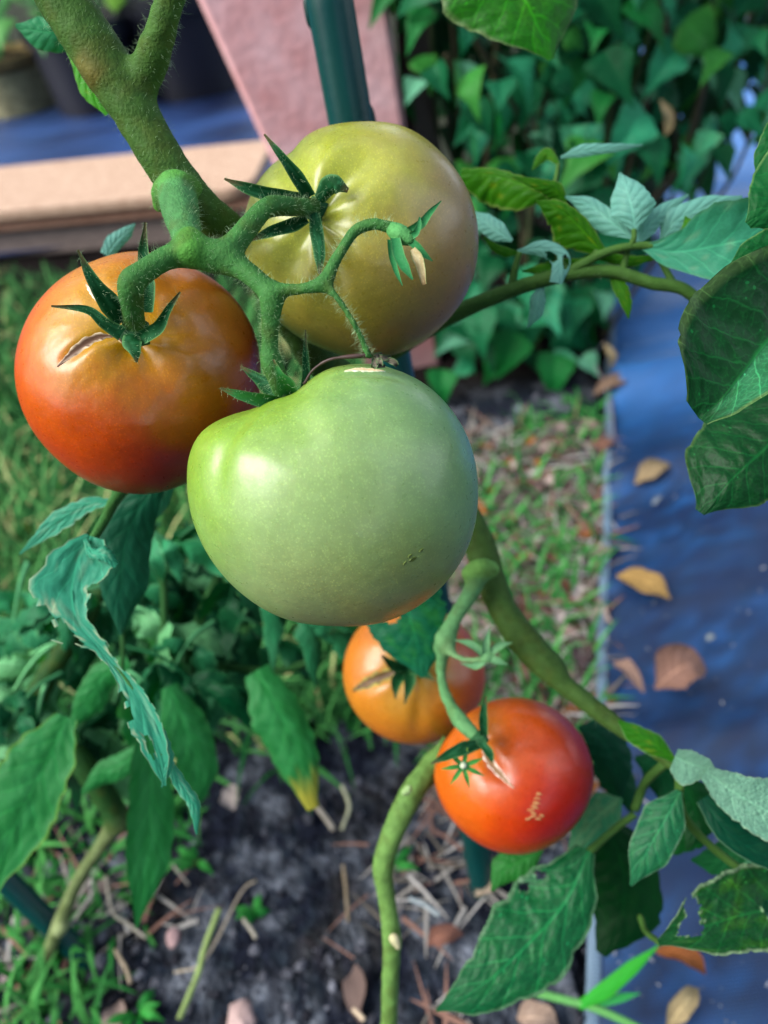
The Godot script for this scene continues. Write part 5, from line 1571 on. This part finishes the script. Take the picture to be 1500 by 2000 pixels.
	for k in 300:
		var x := rr(870, 1180); var y := rr(845, 1600)
		if k > 270:
			x = rr(-100, 1150); y = rr(1450, 2150)
		var p := ground(x, y)
		if p.x > mat_edge(p.z) + 0.004: continue
		if k > 270 and fn.get_noise_2d(p.x * 120 + 70, p.z * 120) < 0.3 and rng.randf() < 0.95: continue
		var s := rr(0.25, 0.9)
		var c: Color = [rgb(120, 104, 98), rgb(90, 64, 54), rgb(136, 126, 122), rgb(120, 74, 38), rgb(70, 58, 58), rgb(130, 116, 110), rgb(84, 70, 66), rgb(96, 84, 76)][rng.randi() % 8]
		spots.append([Transform3D(Basis(Vector3.UP, rr(0, TAU)) * Basis(Vector3.RIGHT, rr(-0.4, 0.4)) * Basis(Vector3.BACK, rr(-0.5, 0.5)) * Basis.from_scale(Vector3(s, s, s)), p + Vector3(0, soil_height(p.x, p.z) + rr(0.003, 0.010), 0)), c])
	var lm := leaf3([Vector3(0, 0, -.02), Vector3(.002, .002, -.008), Vector3(0, .003, .006), Vector3(.002, 0, .022)], [2, 19, 17, 2], [2, 18, 16, 2], [1.0, 1.0], {"nu": 10, "nv": 3, "col": Color.WHITE, "mottle": Color(0.8, 0.8, 0.8), "eye": Vector3(0, 5, 0), "cl": 0.9, "cr": 0.6, "seed": 4.0, "wave": 0.35})
	scatter("leaf_litter", mesh_of(lm, Vector3.ZERO), M.dry, "small dry leaf fragments strewn between soil and mat", "dead leaves", spots)

func dry_leaf(x0: float, y0: float, x1: float, y1: float, w: float, col: Color, label: String, curl := 0.7, lift := 0.008) -> void:
	var a := ground(x0, y0, 0.012); var e := ground(x1, y1, 0.012)
	var n := (e - a)
	var upv := Vector3(0, lift, 0)
	var d := a.distance_to(EYE)
	var m := leaf3([a, a + n * 0.33 + upv, a + n * 0.66 + upv * 1.2, e + upv * 0.4], [3, w, w * 0.85, 2], [3, w * 0.95, w * 0.9, 2], [d, d], {"nu": 18, "nv": 5, "col": col, "mottle": col.lerp(rgb(110, 70, 40), 0.45), "rim": tint(col, 0.8), "eye": a + Vector3(0, 1, 0.2), "cl": curl, "cr": curl * 0.6, "wave": 0.3, "ser": 0.08})
	lone(m, "dry_leaf", M.dry_leaf, a, label, "dead leaf", "dry leaves lying on the blue mat")
func straw(pts: Array, r: float, col: Color, label: String, called := "straw_stalk", cat := "straw") -> void:
	var q := []
	for p in pts:
		var g := ground(p[0], p[1], p[2] if p.size() > 2 else 0.012)
		q.append(Vector4(g.x, g.y, g.z, r))
	var b := MB.new()
	tube(b, q, col, 7, 5, 0.15)
	lone(b, called, M.dry, Vector3(q[0].x, q[0].y, q[0].z), label, cat, "dry stalks on the soil" if cat == "straw" else "")
func build_litter() -> void:
	dry_leaf(1240, 945, 1310, 912, 20, rgb(176, 150, 120), "small pale brown dry leaf on the mat, left of the teal hanging leaf")
	dry_leaf(1205, 1125, 1308, 1175, 27, rgb(196, 154, 96), "golden yellow dry leaf, brightest on the blue mat", 0.5)
	dry_leaf(1198, 1292, 1256, 1358, 15, rgb(190, 150, 140), "narrow pinkish dry leaf near the mat's edge, left of a broader one", 0.8)
	dry_leaf(1280, 1345, 1378, 1320, 42, rgb(186, 138, 126), "broad folded pinkish-brown dry leaf on the mat", 1.1, 0.016)
	dry_leaf(1282, 1860, 1375, 1910, 17, rgb(168, 98, 54), "rusty brown curled leaf below the holey tomato leaf", 1.3, 0.014)
	dry_leaf(1302, 2010, 1362, 1935, 18, rgb(206, 180, 140), "pale tan dry leaf at the bottom edge of the mat", 0.9)
	dry_leaf(1160, 770, 1235, 745, 16, rgb(150, 120, 106), "dull brown dry leaf lying across the mat's far edge", 0.6)
	dry_leaf(1380, 1250, 1396, 1243, 7, rgb(170, 180, 196), "tiny whitish flake of leaf on the open mat", 0.3, 0.002)
	dry_leaf(1275, 985, 1292, 970, 5, rgb(150, 160, 180), "tiny grey flake below the small pale brown leaf", 0.3, 0.002)
	dry_leaf(930, 1750, 990, 1690, 26, rgb(200, 176, 160), "pale dry leaf on the soil by the foot of the stake", 0.9)
	dry_leaf(835, 1845, 905, 1830, 18, rgb(150, 100, 90), "reddish brown dry leaf on the soil under the big leaf", 0.9)
	dry_leaf(1010, 1990, 1090, 2010, 26, rgb(190, 160, 150), "pinkish dry leaf cut off by the bottom edge of the picture", 0.7)
	for s in [
		[[[207, 1712], [212, 1750], [222, 1785], [250, 1805, .014], [285, 1832]], .0014, rgb(160, 154, 140), "bent pale straw pointing at the tip of the hanging leaf"],
		[[[428, 1775, .03], [400, 1850, .02], [385, 1905], [350, 1990]], .0026, rgb(130, 150, 92), "long pale green stalk lying across the soil"],
		[[[612, 1565], [632, 1592], [652, 1620]], .0026, rgb(150, 142, 130), "short pale stub of straw under the yellow-tipped leaf"],
		[[[668, 1535], [682, 1575], [668, 1620]], .0018, rgb(170, 170, 140), "thin curved straw right of the short stub"],
		[[[475, 1795], [490, 1815], [500, 1832]], .0018, rgb(160, 154, 140), "short pale straw in the middle of the bare soil"],
		[[[225, 1855], [245, 1890], [255, 1920]], .0018, rgb(150, 136, 116), "dull straw stub near the weed at lower left"],
		[[[340, 1900], [400, 1875], [470, 1745], [500, 1720]], .0011, rgb(160, 148, 130), "long thin dry stem crossing the soil"],
		[[[800, 1755], [830, 1768], [858, 1788]], .0020, rgb(150, 160, 164), "pale whitish stalk left of the stake's foot"],
		[[[670, 1690], [676, 1740], [680, 1800]], .0016, rgb(130, 116, 96), "upright brown twig stub left of the bare lower stem"],
		[[[330, 1680], [350, 1705], [368, 1728]], .0012, rgb(140, 134, 126), "thin grey straw beside the hanging leaf's edge"],
		[[[690, 1970], [700, 1980], [712, 1992]], .0018, rgb(196, 176, 150), "tan straw chip near the bottom of the bare soil"],
		[[[1188, 660], [1160, 700, .03], [1190, 770], [1200, 860]], .0012, rgb(120, 112, 120), "thin dead vine runner trailing onto the mat"]]:
		straw(s[0], s[1] * 0.75, tint(s[2], 0.8), s[3])
	# grit and crumbs lying on the mat
	var spots := []
	for k in 160:
		var p := ground(rr(1140, 1560), rr(640, 2100))
		if p.x < mat_edge(p.z) + 0.01: continue
		var s := 0.0004 + 0.0013 * pow(rng.randf(), 4.0)
		spots.append([Transform3D(Basis.from_euler(Vector3(rr(0, 6), rr(0, 6), rr(0, 6))) * Basis.from_scale(Vector3(s * rr(0.7, 3.0), s, s)), p + Vector3(0, 0.009, 0)), rgb(70, 80, 100).lerp(rgb(170, 170, 170), rng.randf())])
	var gm := BoxMesh.new()
	gm.size = Vector3(1.6, 0.7, 1.0)
	scatter("grit", gm, M.dry, "pale grit and plant crumbs sprinkled over the blue mat", "grit", spots)
	# pebbles
	for p in [[338, 1830, 15, rgb(160, 130, 130), "small oval pink pebble on the dark soil"], [470, 1996, 30, rgb(168, 142, 138), "larger pink pebble cut off by the bottom edge"], [20, 1905, 18, rgb(120, 104, 106), "dull mauve pebble at the left edge"]]:
		var g := ground(p[0], p[1], 0.008)
		var r: float = p[2] / F * g.distance_to(EYE)
		var b := MB.new()
		for j in 11:
			for k in 16:
				var th := PI * j / 10.0; var ph := TAU * k / 16
				var d := Vector3(sin(th) * cos(ph), cos(th), sin(th) * sin(ph))
				b.add(g + Vector3(d.x * 0.8, d.y * 0.55, d.z * 1.15) * r * (1 + 0.3 * fn.get_noise_3dv(d * 60 + g * 500)), tint(p[3], 0.8 + 0.5 * fn.get_noise_3dv(d * 200)))
		for j in 10:
			for k in 16:
				b.quad(j * 16 + k, j * 16 + (k + 1) % 16, (j + 1) * 16 + (k + 1) % 16, (j + 1) * 16 + k)
		lone(b, "pebble", M.pebble, g, p[4], "pebble", "pebbles on the soil")
	# grass shoot and small weeds
	var g0 := ground(1050, 1940)
	var o := thing("grass_shoot", g0, "bright green grass shoot with one broad blade at the mat's edge", "grass")
	leaf(o, "blade", [[1130, 1965, .465], [1180, 1935, .46], [1230, 1895, .455], [1285, 1848, .45]], [8, 15, 14, 2], [8, 15, 12, 2], {"col": rgb(52, 124, 36), "ser": 0.0, "nv": 4, "mat": M.grass})
	leaf(o, "blade", [[1130, 1962, .465], [1180, 1955, .465], [1215, 1948, .465], [1250, 1940, .466]], [6, 9, 8, 1], [6, 9, 8, 1], {"col": rgb(70, 140, 70), "ser": 0.0, "nv": 4, "mat": M.grass})
	var q := MB.new()
	tube_pts(q, [[1045, 1938, .475, 8], [1100, 1952, .47, 8], [1150, 1965, .465, 8], [1215, 1992, .46, 8], [1290, 2030, .455, 7]], rgb(84, 140, 76), 8, 6)
	commit(q, "stem", M.grass, o)
	for s in [[120, 1868, 8, 52, "broad-leaved weed sprouting at the foot of the bent stem"], [385, 1690, 6, 46, "small green sprout below the hanging chewed leaf"], [270, 1985, 9, 46, "fresh green weed tuft at the bottom left"], [500, 1790, 5, 34, "sprig of weeds in the middle of the bare soil"], [770, 1700, 5, 44, "narrow green grass tuft beside the bare lower stem"]]:
		var g := ground(s[0], s[1])
		g.y += soil_height(g.x, g.z)
		var w := thing("weed", g, s[4], "weed", "weeds on the bare soil")
		for k in s[2]:
			var a := rr(0, TAU); var L: float = s[3] / F * 0.55 * rr(0.6, 1.2)
			var h := Vector3(cos(a), 0, sin(a)) * L
			var m := leaf3([g, g + h * 0.3 + Vector3(0, L * 0.5, 0), g + h * 0.7 + Vector3(0, L * 0.7, 0), g + h * 1.1 + Vector3(0, L * rr(0.3, 0.7), 0)], [2, 9, 8, 1], [2, 9, 8, 1], [0.55, 0.55], {"nu": 10, "nv": 3, "ser": 0.05, "col": rgb(24, 76, 28).lerp(rgb(64, 118, 50), rng.randf()), "eye": g + Vector3(0, 1, 0.5)})
			commit(m, "leaf", M.grass, w)

func _ready() -> void:
	rng.seed = 20240
	fn.seed = 7
	fn.noise_type = FastNoiseLite.TYPE_SIMPLEX_SMOOTH
	fn.frequency = 0.02
	var p := deg_to_rad(PITCH); var r := deg_to_rad(ROLL)
	var up0 := Vector3(0, cos(p), -sin(p))
	fwd = Vector3(0, -sin(p), -cos(p))
	right = Vector3(1, 0, 0) * cos(r) - up0 * sin(r)
	up = up0 * cos(r) + Vector3(1, 0, 0) * sin(r)
	# camera
	var cam := Camera3D.new()
	cam.name = "camera"
	cam.transform = Transform3D(Basis(right, up, -fwd), EYE)
	var ca := CameraAttributesPhysical.new()
	ca.frustum_focal_length = 12.0 * F / 1000.0
	ca.frustum_focus_distance = FOCUS
	ca.frustum_near = 0.02
	ca.frustum_far = 400.0
	ca.exposure_aperture = ca.frustum_focal_length / LENS_MM
	cam.attributes = ca
	cam.fov = rad_to_deg(2.0 * atan(1000.0 / F))
	cam.near = 0.02
	cam.far = 400.0
	add_child(cam)
	cam.current = true
	# sky and light
	var sky := ProceduralSkyMaterial.new()
	sky.sky_top_color = srgb(84, 124, 180)
	sky.sky_horizon_color = srgb(136, 164, 196)
	sky.sky_curve = 0.2
	sky.ground_bottom_color = srgb(60, 64, 56)
	sky.ground_horizon_color = srgb(110, 120, 110)
	sky.sky_energy_multiplier = 0.52
	var cn := FastNoiseLite.new()
	cn.noise_type = FastNoiseLite.TYPE_SIMPLEX_SMOOTH
	cn.seed = 12
	cn.frequency = 0.006
	cn.fractal_octaves = 5
	var ct := NoiseTexture2D.new()
	ct.width = 1024; ct.height = 512; ct.seamless = true
	ct.noise = cn
	var cg := Gradient.new()
	cg.set_color(0, Color(0, 0, 0, 0)); cg.set_color(1, Color(1, 1, 1, 1))
	cg.set_offset(0, 0.46); cg.set_offset(1, 0.68)
	ct.color_ramp = cg
	sky.sky_cover = ct
	sky.sky_cover_modulate = Color(0.95, 0.98, 1.0)
	var env := Environment.new()
	env.background_mode = Environment.BG_SKY
	env.sky = Sky.new()
	env.sky.sky_material = sky
	env.tonemap_mode = Environment.TONE_MAPPER_LINEAR
	env.tonemap_exposure = 4.3
	env.sdfgi_enabled = true
	env.ssao_enabled = true
	env.ssil_enabled = true
	var we := WorldEnvironment.new()
	we.name = "environment"
	we.environment = env
	add_child(we)
	var sun := DirectionalLight3D.new()
	sun.name = "sun"
	sun.light_energy = 0.5
	sun.light_angular_distance = 40.0
	sun.light_color = Color(1.0, 0.99, 0.97)
	sun.shadow_enabled = true
	sun.look_at_from_position(Vector3(-0.72, 0.68, 0.16), Vector3.ZERO)
	add_child(sun)

	make_materials()
	build_setting()
	build_vine()
	build_potted(ground(392, 205) + Vector3(0, 0.2, -0.1), "light green leafy plant growing from the large black pot", 130, 0.26, 0.44, rgb(150, 204, 90))
	build_potted(ground(215, 232) + Vector3(0, 0.17, -0.1), "bluish green plant growing from the smaller dark pot", 130, 0.26, 0.44, rgb(120, 196, 140))
	build_potted(ground(18, 238) + Vector3(0, 0.12, -0.1), "bushy green plant overhanging the stone planter", 130, 0.26, 0.44, rgb(110, 190, 124))
	build_stakes()
	build_plant()
	var T := build_tomatoes()
	build_calyxes(T)
	build_second_plant()
	build_grass()
	build_litter()
